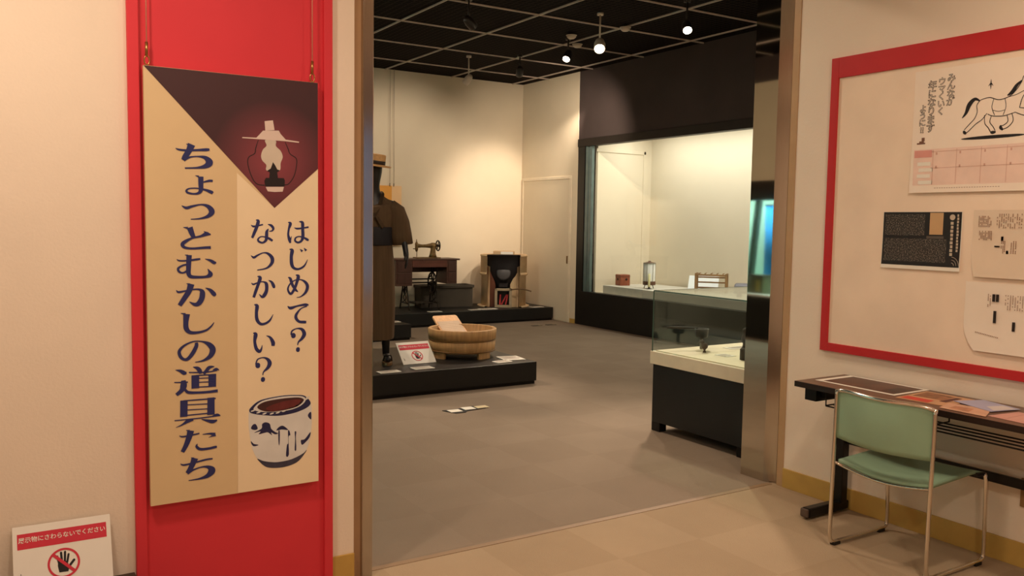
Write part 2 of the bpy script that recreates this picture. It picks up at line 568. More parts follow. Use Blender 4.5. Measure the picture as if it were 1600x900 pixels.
# printed lettering and pictures of the banner (millimetres on the wall plane)
LETTER_STROKES = """
633.4,1804,2.2 644.9,1799.5,7 671.1,1798.1,7.9 706.6,1800.9,8 742.4,1804.4,11.2 754,1805.8,7.3
670.7,1821.5,1.4 683.8,1818.6,8.4
689.8,1821.2,27 679.9,1796.8,21.2 665.5,1772.9,19.3 659.4,1761.6,14.3
660.8,1762.4,12.2 684.9,1774,6.2 713.4,1777.7,5.5 738.5,1774.2,14.6 752.8,1758.2,27 740,1743.5,17.5 709.4,1735.8,7.3 665,1732.6,5.1
701.9,1707,1.5 714.3,1703,7.9
721.5,1703.4,19 721.2,1675.1,17.9 720.9,1652.8,15.3 711.8,1641.4,9.5 693.9,1638.3,6.6 674.4,1642.1,8 669.2,1649.3,7.3 678.2,1657,5 701.3,1659.6,4.4 722.8,1657.4,5.8 740.7,1653.5,9 758.8,1646.6,12.4 764.6,1643,9.5
730.2,1682.9,4.5 752,1689,8.8 764.7,1688.7,8
651.6,1593.5,1.7 668.4,1585.4,10.7 689.8,1591.8,8.8 722.1,1598.9,5.8 747.3,1592,14.6 759.8,1573.6,21.6 746.9,1556.4,13.2 717.8,1546.6,6 683.1,1543.5,2.9
656.8,1512.8,1.5 672.7,1510.7,8.8
679.2,1513,21.5 685.7,1493.7,19 692.6,1476.6,14.6
729.9,1498.5,1.8 744.3,1490.4,11.2
755.2,1486.7,3.8 738.8,1488.4,14.2 717,1479.7,8.2 688.3,1473.2,7.3 663.2,1460.2,12.4 652.5,1449,13.6 661.2,1437.9,10 687.8,1434.1,8 731,1436.9,9.5 754.7,1437.6,11
631.7,1394.2,2.1 641.1,1388.9,5.6 665.8,1388.7,5.8 701.6,1392.8,8 716,1394.9,6
660.8,1410.3,1.5 671.4,1408,6.6
676.1,1409.5,19 674.7,1389.3,18.3 673.3,1363.2,17.5 673,1340.8,16.1 681.1,1328.6,13.2 708,1325.8,10.2 737,1327.1,10.2 751.7,1334.8,18.7 748.2,1347,9 742.8,1356.5,2.2
674.5,1374.4,8.8 655,1371.7,6.4 637.2,1360.8,8.6 638.8,1348.8,8.6 651.1,1343,6.4 665.3,1348.4,8 672.6,1359.5,7.3
733.4,1394.4,1.9 752.3,1388.5,9.5 766.8,1380,12.7 773.5,1382.2,5.2
628.3,1279.1,1.8 636,1271.4,7.9 657.2,1274.5,5.8 685.9,1279.7,5.8 711,1279,7.6 721.8,1268.1,18.7 719.7,1245.4,20.1 708.6,1226.9,18.7 694.1,1222.9,12.7 674.5,1233.8,2.2
664.7,1302.8,1.5 677.2,1299.4,7.3
681.8,1300.8,24.1 673.2,1273.3,20.2 656.9,1247.5,18.3 639.5,1221.2,15.3
733.6,1284.8,1.9 751,1275.5,11.9 764.8,1259.9,16 771.4,1254.4,6.9
643.7,1191.7,1.5 659.7,1187.3,9
664.3,1187.8,24.1 661.1,1157.1,18.6 662.5,1132.5,18.3 676.6,1117.4,13.4 705.5,1115.8,9.7 734.7,1122.9,8 753.2,1137.3,6.1 763.7,1151.3,2.2
697.8,1077.4,11 697.6,1064.1,13.9 684.6,1038.4,15.2 668.2,1018.6,13.2 653.8,1015.8,10.2 639.8,1028.2,12.2 636.5,1049.2,11.7 654.5,1068.8,8.2 687,1081.9,5.1 719.6,1079.9,5.8 745,1066.9,17.5 757.7,1046.8,22.4 748.2,1022.5,17.5 722.4,1007,8 692.5,1002.7,2.6
621.4,978.6,1.4 639,973.4,11 652.5,964.7,15.3 661.1,965.6,6.7
616.5,931.8,3.7 634.9,930.2,4.5 665.3,928.7,5.2
649.2,936.5,16.1 649.7,915.6,23.9 641.6,898,16.8 623.6,883.8,12.7
654.5,901.8,8.8 666.6,889.3,11.2 702.7,885.1,9.5 743,884.1,9.9 774.6,885.8,11.2
684,985.1,1.5 700.2,979.2,13.2 709.2,967.8,16.1 711.6,956.9,9
762.6,981,3 744.1,978.5,12.7 732.9,965.9,13.2 722.5,956,11.4
669.3,965.3,4.5 707.3,962.2,5.1 740.2,961.5,5.3 773.5,965,4.6
756.9,967.9,2.2 769.9,970.7,9 781,965.2,1.9
692.6,953.1,28.2 692,902.2,27.8
754.8,952.6,29 754.3,902.4,28.2
696.2,951.3,4.6 767.8,950,4.6
692.5,940.5,3.7 754.7,937.9,3.8
692.3,925.2,3.7 754.5,922.5,3.8
692.1,906.8,4.4 754.3,904.3,4.6
650.4,860.1,26.5 648.8,797,26.5
749.2,861.3,26.3 748.4,794.2,27.6
648.5,858.4,4.6 766.8,856.4,5.6
650.2,842.4,3.8 748.1,837.7,3.9
649.9,822.6,3.8 747.9,818.4,3.9
649.6,801.7,4.6 747.7,801.2,4.7
615.4,786.1,3.9 698.1,785.7,4.6 751.4,787.1,4.7 782.3,787.8,3.9
753.3,788.5,3.2 770.7,792.2,9.5 783.8,787.6,2
683.7,781.3,5.5 664.2,779.1,13.1 641.7,766.9,6.1 620.2,759.5,1.5
713.2,780.8,2.3 735.9,772.7,10.3 755,767.3,14.2 771.3,771.2,5.5
631.9,726.5,1.9 643,721.2,6.2 671,722.9,6.1 704.9,726.9,5.5
656.3,744.6,1.5 669.3,741.1,7.9
673.5,741.4,24.7 667.2,717.4,21.6 655.6,687,17.8 642.2,662.4,13.9
716.3,721.5,2.3 743,721.1,7.1 763,715.9,13.4
765.2,713.6,10.3 750.6,710.5,4.7 739,706.7,1.6
696.9,687.7,1.9 694.1,676.9,9.5 708,665,10.3 738.5,663.5,9.5 761.7,666.2,10 769.4,666.4,7.1
634.2,618.1,1.9 647.1,611.5,7 680.9,614.8,6.2 726.6,621.4,7 752.7,621.9,5.5
672.9,636.8,1.5 683,632.2,7.7
687.2,632.8,25.5 679,611.9,20.9 667.4,589.4,18.6 657.9,578,14.7
659,577,11.6 680.6,587.5,7 711,594.5,5.4 735.8,591,12.6 749.1,575.7,27.6 733.5,557.7,17.4 702.8,550,7.1 663.1,549.1,2.8
906.4,1524.6,1.9 915.6,1519.1,7.5 932.4,1521.9,5.9 952.9,1527,5.2
925.1,1544.2,1.5 934.4,1539.8,12.5 928.6,1517.4,12.7 919.2,1494.9,11.8 910.5,1474.4,9
971.7,1528,1.9 984.9,1523.6,9.7 993.2,1512.4,9.7 988.6,1502.9,6 977.2,1501,3.1
974.2,1510.3,3.1 967.8,1499,11.2 966.5,1480.2,12.7 963.8,1465.1,10.5 950.6,1455.7,7.5 935.6,1461.4,8.4 933.9,1470.7,6.6 945.1,1479.4,4.5 962,1477.9,5.2 977,1472,9.4 990.2,1463.3,8.4
905.5,1406.1,1.9 916.6,1398.5,9 931.5,1407,6.7 954.1,1416.3,4.5 972.9,1412.4,9.7 987.9,1395.2,14.5 985.9,1374.4,12.7 965,1355.8,6.7 929.2,1348.8,3.7
906.5,1299.7,1.9 913.9,1293.5,6.7 934.5,1300.5,4.5 953.3,1302.3,5.2 964.6,1293.4,13 965.2,1268.7,13.5 956.7,1250,14.5 947.2,1243.4,9.9 936.1,1254.4,1.9
929.1,1324.4,1.5 940.3,1318.5,13.5 932.6,1292.3,12 923,1266.1,12 914.7,1241.9,10.3
973,1308.3,1.9 985.5,1300.4,9.7 993.4,1285,12.7 994.8,1276.2,6.9
1051.9,1536.9,1.5 1061.6,1532.1,12.2 1055.6,1511.1,8.6 1052.8,1488.2,8.4 1057.4,1469.2,12.5 1061.2,1454.7,7
1066,1481.4,1.9 1061.3,1465.4,6.9
1077,1515.9,1.9 1088.7,1512.2,7 1112.3,1514.7,6.2 1136,1518.8,7
1096.6,1540.2,1.6 1110.4,1536.1,12.2 1111.5,1511.6,12.5 1112.2,1480.8,13 1106.2,1463.5,9.9 1092.4,1457,7.8 1080.7,1463.5,7.8 1082.7,1475,6.2 1096.4,1480.8,4.8 1116.1,1476.2,6.9 1129.9,1468.6,10.3 1135.9,1464.7,6.1
1057.2,1430.2,1.5 1068.1,1424.8,14.5 1064.9,1400.3,13 1066.7,1369.6,13.8 1076.4,1354.1,10.7 1096,1350.7,8.4 1117.7,1363.2,7.2 1131.7,1388.2,1.9
1101,1430.1,1.9 1110,1421.2,10.9
1116.8,1434.6,1.9 1125.8,1423.8,11.1
1050.9,1318.1,1.9 1060.6,1312.1,10.9 1068.3,1288.8,11.5 1081.9,1267.2,9.9 1091.7,1259.2,3.1
1082.1,1327.1,1.6 1092.7,1321.1,14 1087.9,1299.9,11.5 1078,1273.1,10.7 1064.2,1252.3,9.9 1054.5,1258.4,8.6 1050.7,1273.9,7 1060.5,1292.9,5.5 1080.1,1305.9,4.7 1103.7,1307.3,4.7 1121.5,1297.2,10.9 1130.6,1279.5,13.3 1123.3,1256.3,11.1 1103.5,1239.5,4.7 1085.7,1236.2,2.3
1049,1202.8,2 1061,1194.3,12.4 1087.5,1201.3,7.3 1120.3,1206.1,9.9 1134.8,1203.5,5.8
1128.6,1199.7,5.7 1103.8,1190.6,4.9 1085.3,1169.2,10.7 1083.2,1153.2,12.4 1095.4,1138.5,10.7 1116,1135.4,11.3 1125.1,1135,9.7
1062.6,1085.8,5.7 1066.7,1101.6,6.6 1087.2,1110.6,4.9 1107.7,1105.5,12.1 1116.7,1086.7,16.2 1107.5,1069,12.4 1093.1,1055.7,6.5 1089,1042.6,3.3
1062.6,1083.7,8.1 1067.5,1083.4,19.8 1075.6,1082.2,20.2 1081.3,1081.8,8.1
1082.7,1025.1,8.2 1086.8,1024.9,18.1 1094.2,1024.4,18.1 1098.3,1024.1,8.2
915.9,1213.8,1.6 927.5,1207.9,14 925,1182.1,12.4 927.1,1154.5,13.2 939.5,1137.4,11.1 957.1,1136.5,9.5 976.8,1148.2,8.1 990.8,1172.1,2
911.2,1102.2,1.6 920.9,1095.8,15.9 917.6,1068.4,11.4 923.2,1040.4,13.2 934.8,1027.8,12.7 942.7,1035.2,7.9 946.7,1051.6,2
963.4,1088.6,2 978.4,1080.6,9.5 989.4,1060,15.6 989.3,1046.1,12.7
920.8,977.3,5.4 928.7,996.5,5.4 950.3,1002.1,4.7 968,993.7,11.9 975.8,977.2,16.7 967.8,959.8,12.7 951.9,945.1,5.6 948.2,932.2,3.2
919.6,973.4,7.8 924.6,973,19.8 933.6,971.6,19.8 938.3,971.2,7.8
940.7,915.4,7.9 945,915,18.2 952.1,914.4,18.2 956.8,914,7.9
"""
PRINT = {
  'chimney': [(961.8,1926.8),(994.4,1932.4),(1000.4,1895.2),(964.3,1890.7)],
  'shade': [(955.4,1890.1),(1016.9,1894.4),(1024.7,1881.4),(1044.4,1861.0),(1098.3,1856.6),(1097.1,1851.9),(1044.3,1854.8),(989.3,1855.2),(931.3,1856.1),(875.2,1856.3),(876.4,1860.1),(929.5,1861.3),(944.9,1878.0)],
  'bulb': [(964.0,1854.4),(1004.1,1855.0),(1005.6,1833.8),(1024.3,1815.6),(1032.1,1792.8),(1024.1,1769.1),(1018.0,1737.7),(969.1,1737.0),(967.3,1758.5),(951.9,1775.1),(947.4,1794.0),(954.9,1817.4),(968.9,1833.6)],
  'burner': [(993.4,1770.6),(1002.4,1758.3),(1010.2,1743.2),(1020.8,1739.8),(1010.1,1731.5),(1012.7,1709.5),(978.6,1708.9),(980.7,1730.2),(969.8,1735.6),(984.7,1745.9)],
  'font': [(965.0,1708.4),(1035.7,1710.4),(1040.4,1701.6),(1038.7,1677.8),(962.8,1675.1),(959.5,1696.6)],
  'base': [(964.0,1673.6),(1036.3,1676.1),(1031.4,1657.2),(999.8,1654.6),(972.4,1656.5)],
  'tri': [(526.7,2090.6),(1177.0,2094.3),(1177.2,1752.7),(999.2,1592.2)],
  'div': [(854.5,1723.3),(848.3,471.4)],
  'jar': [(893.3,792.8),(900.9,809.2),(938.8,834.3),(1023.3,843.6),(1086.2,840.4),(1118.0,833.4),(1140.1,810.6),(1146.9,770.1),(1146.7,706.2),(1137.6,643.2),(1117.3,593.8),(1085.1,562.2),(1033.6,549.5),(982.9,552.7),(952.2,564.8),(925.7,595.8),(905.2,641.2),(894.4,704.3),(891.1,754.6)],
  'rim': [(895.1,790.7),(899.0,805.6),(938.8,832.4),(1023.3,842.4),(1086.2,839.6),(1118.0,832.6),(1138.9,810.7),(1140.9,794.6),(1117.9,779.1),(1070.0,766.3),(1007.4,762.4),(945.9,771.8),(908.2,781.6)],
  'rimin': [(912.1,804.2),(946.3,828.9),(1023.3,838.5),(1086.2,835.6),(1114.0,829.0),(1122.0,814.4),(1101.9,794.6),(1062.2,782.1),(1007.4,778.8),(953.6,783.3),(919.6,791.9)],
  'mouth': [(925.3,806.7),(953.9,824.3),(1023.3,830.7),(1086.1,829.7),(1110.0,822.3),(1112.0,811.4),(1086.0,792.2),(1038.6,783.4),(984.3,781.3),(946.0,789.2)],
  'red': [(961.4,799.2),(1023.2,818.2),(1086.1,821.8),(1102.0,814.4),(1078.1,795.0),(1030.8,786.1),(984.3,784.0)],
  'foot': [(923.8,598.0),(952.3,584.4),(1002.4,573.6),(1061.3,577.4),(1109.3,594.8),(1125.4,608.7),(1117.3,593.8),(1085.1,562.2),(1033.6,549.5),(982.9,552.7),(952.2,564.8)],
  'm1': [(900.2,722.8),(907.8,737.4),(919.2,738.0),(926.6,719.8),(915.2,715.3)],
  'm2': [(911.4,704.2),(941.8,718.0),(943.8,735.2),(957.2,741.5),(974.4,733.7),(980.0,713.6),(995.4,698.1),(1008.9,690.6),(995.3,688.3),(979.9,698.0),(983.7,685.8),(970.3,697.2),(960.7,700.2),(930.2,696.1),(937.9,706.8)],
  'm3': [(1001.2,703.3),(1011.0,715.8),(1026.6,719.9),(1042.2,708.3),(1048.0,699.7),(1022.6,704.7)],
  's1': [(1008.9,698.4),(1014.8,697.8),(1013.7,646.8),(1009.8,647.3)],
  's2': [(1048.0,695.8),(1053.9,695.1),(1057.8,676.9),(1049.9,669.9),(1051.5,598.5),(1039.7,594.1),(1043.8,639.1),(1049.0,646.3)],
  's3': [(1075.7,688.6),(1082.4,687.8),(1080.7,666.2),(1082.1,614.3),(1075.4,615.2),(1077.5,658.6)],
  's4': [(899.8,672.8),(911.0,659.8),(929.9,653.5),(911.0,650.1),(901.6,661.0)],
  's5': [(1101.4,651.7),(1117.5,653.7),(1141.8,680.8),(1137.7,659.2),(1121.5,641.2),(1105.4,631.3)],
  's6': [(1130.7,751.9),(1144.0,764.4),(1145.2,734.3),(1137.9,737.1)],
}
BAIL = [[(937.0,1852.6,2.2),(927.2,1821.5,3.4),(922.5,1800.3,3.4),(899.5,1783.8,3.4),(897.0,1755.1,3.4),(911.1,1710.0,3.4),(930.1,1683.9,3.4),(960.9,1679.3,3.7)],[(1042.3,1851.6,2.2),(1054.1,1825.1,3.7),(1062.0,1806.1,3.4),(1086.0,1789.8,3.7),(1087.9,1764.4,3.4),(1077.7,1720.8,3.4),(1055.5,1688.5,3.4),(1035.5,1683.9,3.7)]]

# ================================================================== THE SETTING
WR = 4.05          # face of the right wall
WL = 3.40          # face of the wall with the banner and the wide opening
HX = 7.85          # face of the hall's right side
HB = 12.26         # back wall of the hall
CZ = 3.85          # hall ceiling

struct('floor', MB().box(-2.1, 4.3, -2.7, 3.46, -0.05, 0.0), carpet('tan_carpet_tiles', (176, 154, 128), (171, 149, 123), 0.5))
struct('floor_hall', MB().box(-2.1, 9.2, 3.46, 12.5, -0.05, -0.001), carpet('taupe_carpet', (146, 130, 114), (143, 127, 111), 0.5))
struct('ceiling', MB().box(-2.1, 4.3, -2.7, 3.4, 3.1, 3.2), CREAM)
struct('ceiling_hall', MB().box(-2.2, 9.3, 3.4, 12.5, CZ, CZ + 0.1), louver('black_open_ceiling', (13, 11, 11), (44, 36, 33), 0.075))

w = MB()
w.box(-2.1, 1.346, WL, 3.69, 0, 3.1)
w.box(-2.1, 4.3, WL + 0.02, 3.69, 3.1, CZ)
struct('wall_left', w, CREAM)
struct('wall_right', MB().box(WR, WR + 0.25, -2.7, 3.376, 0, 3.1), CREAM)
struct('wall_rear', MB().box(-2.1, WR, -2.8, -2.7, 0, 3.1), CREAM)
# unseen glowing window added behind the camera to give the steel a cool tint
win = MB()
for k in range(3):
    win.box(2.75 + k * 0.43, 3.14 + k * 0.43, -2.699, -2.694, 0.75, 1.62)
    win.box(2.75 + k * 0.43, 3.14 + k * 0.43, -2.699, -2.694, 1.68, 2.60)
wo = struct('added_window', win, glow('cool_tint_glow', (176, 188, 220), 0.55))
fr = MB()
for x in (2.71, 3.14, 3.57, 4.0):
    fr.box(x, x + 0.04, -2.70, -2.66, 0.71, 2.64, 0.003)
for z in (0.71, 1.63, 2.60):
    fr.box(2.75, 4.0, -2.70, -2.662, z, z + 0.045, 0.003)
fr.build('added_window_frame', BRUSHED, wo)
struct('wall_far_left', MB().box(-2.2, -2.1, -2.7, 3.4, 0, 3.1), CREAM)
struct('wall_hall_near', MB().box(4.3, 9.2, 3.56, 3.69, 0, CZ), CREAM2)
struct('wall_hall_back', MB().box(-2.1, 9.3, HB, HB + 0.15, 0, CZ), CREAM2)
d1 = MB()
d1.box(HX, HX + 0.1, 10.67, HB, 0, CZ)
struct('wall_hall_right', d1, CREAM2)
struct('wall_over_case', MB().box(HX + 0.005, HX + 0.12, 3.69, 10.67, 2.83, CZ), DARKWALL)
w = MB()
w.box(-1.2, -1.06, 3.69, HB, 2.17, 3.5)
struct('wall_hall_left', w, CREAM2)
struct('wall_hall_left_top', MB().box(-1.2, -1.07, 3.69, HB, 3.5, CZ), DARKWALL)
struct('wall_hall_left_end', MB().box(-1.2, -1.06, 11.2, HB, 0, 2.17), CREAM2)

# ceiling grid of thin light bars
g = MB()
for k in range(-4, 5):
    x = 4.205 + 1.14 * k
    if -1.1 < x < 7.9:
        g.box(x - 0.0065, x + 0.0065, 3.72, HB - 0.01, CZ - 0.018, CZ)
for k in range(-3, 4):
    y = 8.05 + 1.143 * k
    g.box(-1.05, HX - 0.01, y - 0.006, y + 0.006, CZ - 0.017, CZ - 0.001)
struct('trim_1', g, mat('grid_bar_grey', (212, 194, 180), 0.5, vary=0.1))

# steel jambs of the opening
s = MB()
s.box(1.380, 1.428, WL - 0.012, 3.71, 0, 3.1, 0.004)
struct('trim_2', s, BRUSHED)
struct('trim_3', MB().box(1.346, 1.380, WL + 0.012, 3.69, 0, 3.1), mat('recess_beige', (176, 140, 104), 0.7))
s = MB()
s.box(4.03, 4.3, 3.511, 3.692, 0, 3.1)
struct('trim_4', s, STEEL)
s = MB()
s.prism([(4.03, 3.511, 0), (4.060, 3.438, 0), (4.064, 3.436, 0), (4.3, 3.436, 0), (4.3, 3.511, 0)], (0, 0, 3.1))
struct('trim_5', s, BRUSHED)
struct('trim_6', MB().box(4.075, 4.3, 3.424, 3.436, 0, 3.1), mat('groove_dark', (60, 40, 30), 0.8))
struct('trim_7', MB().box(4.046, 4.3, 3.376, 3.424, 0, 3.1, 0.002), mat('jamb_trim_beige', (188, 154, 116), 0.55))
struct('trim_8', MB().box(1.43, 4.03, 3.44, 3.475, 0.0, 0.002), mat('threshold_strip', (150, 122, 92), 0.6))

# baseboards
struct('baseboard_right', MB().box(WR - 0.010, WR, -2.7, 3.376, 0, 0.115, 0.002), OCHRE)
struct('baseboard_left', MB().box(1.246, 1.346, WL - 0.010, WL, 0, 0.119, 0.002), OCHRE)
struct('baseboard_hall', MB().box(HX - 0.008, HX, 10.67, 10.80, 0, 0.07), OCHRE)

# flush door in the hall's right wall
f = MB()
f.box(HX - 0.012, HX, 10.815, 10.865, 0, 2.285, 0.003)
f.box(HX - 0.012, HX, 12.19, 12.235, 0, 2.285, 0.003)
f.box(HX - 0.012, HX, 10.865, 12.19, 2.24, 2.285, 0.003)
door = struct('door_1', MB().box(HX - 0.004, HX, 10.865, 12.19, 0.01, 2.24), CREAM2)
f.build('door_frame', mat('door_frame_cream', (234, 220, 196), 0.5), door)
h = MB().box(HX - 0.016, HX - 0.004, 10.885, 10.91, 0.92, 1.04, 0.002)
h.build('door_handle', mat('brass_dull', (150, 120, 80), 0.35, 0.8), door)

# ================================================================== LEFT WALL: red panel, banner, wires, plinth, sign
rp = thing('red_wall_panel', 'tall red panel on the wall behind the hanging banner, with raised edge strips', 'wall panel', (0.862, WL, 0))
MB().box(0.478, 1.245, WL - 0.004, WL, 0, 3.0).build('backing', RED, rp)
for x0, x1 in ((0.478, 0.516), (1.209, 1.245)):
    MB().box(x0, x1, WL - 0.022, WL - 0.004, 0, 3.0, 0.002).build('edge_strip', RED, rp)

BY = 3.36
bn = thing('hanging_banner', 'tall tan exhibition banner with dark blue Japanese title, lamp picture and jar picture', 'banner', (0.852, BY + 0.01, 0.47))
ob = origin(bn)
TAN = mat('banner_tan', (224, 198, 156), 0.5, vary=0.02)
TANL = mat('banner_light_tan', (246, 226, 192), 0.5, vary=0.02)
MB().box(0.5275, 1.1755, BY, BY + 0.02, 0.470, 2.094).build('board', TAN, bn)

def sheet(pts, off):
    return [(x / 1000.0, BY - off, z / 1000.0) for x, z in pts]

MB().face(sheet([(855, 1723), (999, 1592), (1175.5, 1751), (1175.5, 471), (848, 471)], 0.0006)).build('light_field', TANL, bn)
pic = MB().face(sheet([(528, 2093), (1175.5, 2093.5), (1175.5, 1753), (999, 1592)], 0.0009)).build(
    'lamp_picture', radial('picture_maroon', (0.997 - ob.x, 0.0, 1.775 - ob.z), 0.235, (150, 66, 76), (66, 34, 40)), bn)

lt = MB()
for i, line in enumerate(LETTER_STROKES.strip().split('\n')):
    step = [0.0014 + 0.00003 * (i % 7)]
    def on_banner(x, y):
        step[0] += 0.000001          # overlapping strokes never lie in exactly one plane
        return (x / 1000.0, BY - step[0], y / 1000.0)
    brush(lt, [tuple(float(v) for v in p.split(',')) for p in line.split()], on_banner)
lt.build('lettering', INKBLUE, bn)

PW = mat('picture_white', (226, 206, 196), 0.5, vary=0.05)
PG = mat('picture_glass', (214, 202, 186), 0.5, vary=0.06)
PK = mat('picture_black', (34, 26, 28), 0.5)
lp = MB()
for wi in BAIL:
    brush(lp, wi, lambda x, y: (x / 1000.0, BY - 0.0012, y / 1000.0))
lp.build('bail_wire', PK, pic)
MB().face(sheet(smooth_loop(PRINT['bulb']), 0.0014)).build('lamp_chimney', PG, pic)
lp = MB().face(sheet(PRINT['chimney'], 0.0016))
lp.face(sheet(PRINT['shade'], 0.0018))
lp.build('lamp_shade', PW, pic)
lp = MB().face(sheet(PRINT['burner'], 0.0018))
lp.face(sheet(PRINT['font'], 0.0018))
lp.build('lamp_burner', PK, pic)
MB().face(sheet(PRINT['base'], 0.0016)).build('lamp_base', PW, pic)

JW = mat('picture_porcelain', (224, 224, 222), 0.45, vary=0.06, scale=12)
JB = mat('picture_cobalt', (38, 38, 78), 0.5, vary=0.15, scale=60)
jar = MB().face(sheet(smooth_loop(PRINT['jar']), 0.0010)).build('jar_picture', JW, bn)
MB().face(sheet(smooth_loop(PRINT['foot']), 0.0013)).build('jar_foot', mat('picture_blue_grey', (62, 60, 78), 0.5, vary=0.2, scale=40), jar)
MB().face(sheet(smooth_loop(PRINT['rim']), 0.0013)).build('jar_rim', JB, jar)
MB().face(sheet(smooth_loop(PRINT['rimin']), 0.0016)).build('rim_edge', JW, jar)
MB().face(sheet(smooth_loop(PRINT['mouth']), 0.0019)).build('jar_mouth', mat('picture_dark_brown', (66, 36, 36), 0.5, vary=0.2), jar)
MB().face(sheet(smooth_loop(PRINT['red']), 0.0021)).build('jar_inside', mat('picture_red_brown', (104, 44, 44), 0.5, vary=0.2, scale=30), jar)
pt = MB()
for k in ('m1', 'm2', 'm3', 's1', 's2', 's3', 's4', 's5', 's6'):
    pt.face(sheet(smooth_loop(PRINT[k], 3), 0.0014))
# the white dashes on the dark rim
pt.build('jar_painting', JB, jar)
dsh = MB()
rim_pts = [(908, 793), (930, 784), (954, 777), (983, 774), (1007, 775), (1032, 779), (1058, 787), (1084, 796), (1106, 806), (1124, 819), (1131, 826)]
for (x, z) in rim_pts:
    brush(dsh, [(x - 8, z - 1.5, 3), (x, z, 6), (x + 8, z + 2, 3)], lambda a, b: (a / 1000.0, BY - 0.0019, b / 1000.0), 3)
dsh.build('rim_dashes', JW, jar)

for x, lab in ((0.541, 'left wire and hook holding up the tan banner'), (1.156, 'right wire and hook holding up the tan banner')):
    hw = thing('hanging_wire', lab, 'wire', (x, BY + 0.008, 2.094), 'banner hanging wires')
    MB().tube([(x, BY + 0.008, 2.16), (x + 0.002, BY + 0.010, 3.09)], 0.0025, 6).build('cable', mat('wire_pale', (226, 150, 130), 0.4), hw)
    MB().tube([(x - 0.001, BY + 0.008, 2.128), (x, BY + 0.008, 2.178)], 0.0055, 10).build('ferrule', mat('brass', (176, 136, 84), 0.3, 0.9), hw)
    MB().tube([(x + 0.009 * math.cos(a), BY + 0.008, 2.113 + 0.016 * math.sin(a)) for a in [i * PI / 8 for i in range(16)]], 0.0028, 6, True).build('hook', mat('brass', (176, 136, 84)), hw)

# plinth with the small sign
pl = thing('display_plinth', 'low dark brown plinth against the cream wall under the small white sign', 'plinth', (-0.6, 3.24, 0))
DKBR = mat('dark_brown_plinth', (58, 40, 28), 0.5, vary=0.15)
MB().box(-1.7, 0.473, 3.09, 3.398, 0.03, 0.216, 0.003).build('body', DKBR, pl)
MB().box(-1.68, 0.453, 3.11, 3.398, 0.0, 0.03).build('kick_base', BLACK, pl)

def _finger(mb, cx, cy, s, x0, y0, x1, y1, wd):
    d = Vector((x1 - x0, y1 - y0)).normalized()
    n = Vector((-d.y, d.x)) * wd / 2
    pts = [Vector((x0, y0)) + n, Vector((x0, y0)) - n]
    e = Vector((x1, y1))
    for k in range(7):
        a = -PI / 2 + PI * k / 6
        pts.append(e + d * math.cos(a) * wd / 2 + n * math.sin(a))
    mb.face([(cx + p.x * s, cy + p.y * s, 0.0008) for p in (pts[0], pts[1], *pts[2:])])

def notouch_sign(w, h, o, right, up, label):
    """white board: red strip with white wording, hand in a struck-out ring; o is the middle of the lower edge"""
    M = frame_matrix(o, right, up)
    t = thing('no_touch_sign', label, 'sign', o, 'do not touch signs')
    mb = MB(M)
    mb.box(-w / 2, w / 2, 0, h, -0.004, 0.0)
    mb.build('board', WHITE, t)
    b0 = h - w * 0.255
    mb = MB(M)
    mb.face([(-w * 0.455, b0, 0.0006), (w * 0.455, b0, 0.0006), (w * 0.455, h - w * 0.085, 0.0006), (-w * 0.455, h - w * 0.085, 0.0006)])
    band = mb.build('red_strip', SIGNRED, t)
    text_mesh('wording', '展示物にさわらないでください', w * 0.0655, M @ Matrix.Translation((0, h - w * 0.128, 0.0012)), WHITE, band, offset=w * 0.0007, sx=0.97)
    # hand
    cx, cy, r = 0.0, b0 - w * 0.215, w * 0.165
    mb = MB(M)
    s = r * 0.95
    def P(x, y, z=0.0008):
        return (cx + x * s, cy + y * s, z)
    mb.face([P(x, y) for x, y in ((-0.32, -0.62), (-0.40, -0.15), (-0.38, 0.08), (-0.1, 0.14), (0.2, 0.10), (0.28, -0.1), (0.34, -0.34), (0.26, -0.64))])
    for (x0, y0, x1, y1, wd) in ((-0.30, 0.0, -0.42, 0.52, 0.15), (-0.12, 0.05, -0.16, 0.74, 0.15), (0.06, 0.05, 0.10, 0.76, 0.15),
                                 (0.21, 0.0, 0.32, 0.56, 0.14), (0.24, -0.4, 0.66, 0.10, 0.17)):
        _finger(mb, cx, cy, s, x0, y0, x1, y1, wd)
    mb.build('hand_symbol', BLACKINK, t)
    mb = MB(M)
    N = 40
    ring_o = [(cx + r * math.cos(2 * PI * k / N), cy + r * math.sin(2 * PI * k / N), 0.0014) for k in range(N)]
    ring_i = [(cx + r * 0.86 * math.cos(2 * PI * k / N), cy + r * 0.86 * math.sin(2 * PI * k / N), 0.0014) for k in range(N)]
    mb._add(ring_o + ring_i, [[k, (k + 1) % N, N + (k + 1) % N, N + k] for k in range(N)])
    a = r * 0.68
    d = r * 0.07
    mb.face([(cx - a - d, cy + a - d, 0.0016), (cx - a + d, cy + a + d, 0.0016), (cx + a + d, cy - a + d, 0.0016), (cx + a - d, cy - a - d, 0.0016)])
    mb.build('prohibition_ring', SIGNRED, t)
    mb = MB(M)
    for k in range(3):
        mb.face([(-w * 0.43 + k * w * 0.01, b0 - w * (0.26 + 0.02 * k), 0.0008), (-w * 0.425 + k * w * 0.01, b0 - w * (0.26 + 0.02 * k), 0.0008),
                 (-w * 0.425 + k * w * 0.01, b0 - w * 0.34, 0.0008), (-w * 0.43 + k * w * 0.01, b0 - w * 0.34, 0.0008)])
    mb.build('small_print', BLACKINK, t)
    return t

notouch_sign(0.31, 0.262, (0.232, 3.283, 0.217), (1, -0.02, 0), (0, 0.098, 0.245),
             'white do-not-touch sign leaning on the cream wall left of the red panel')

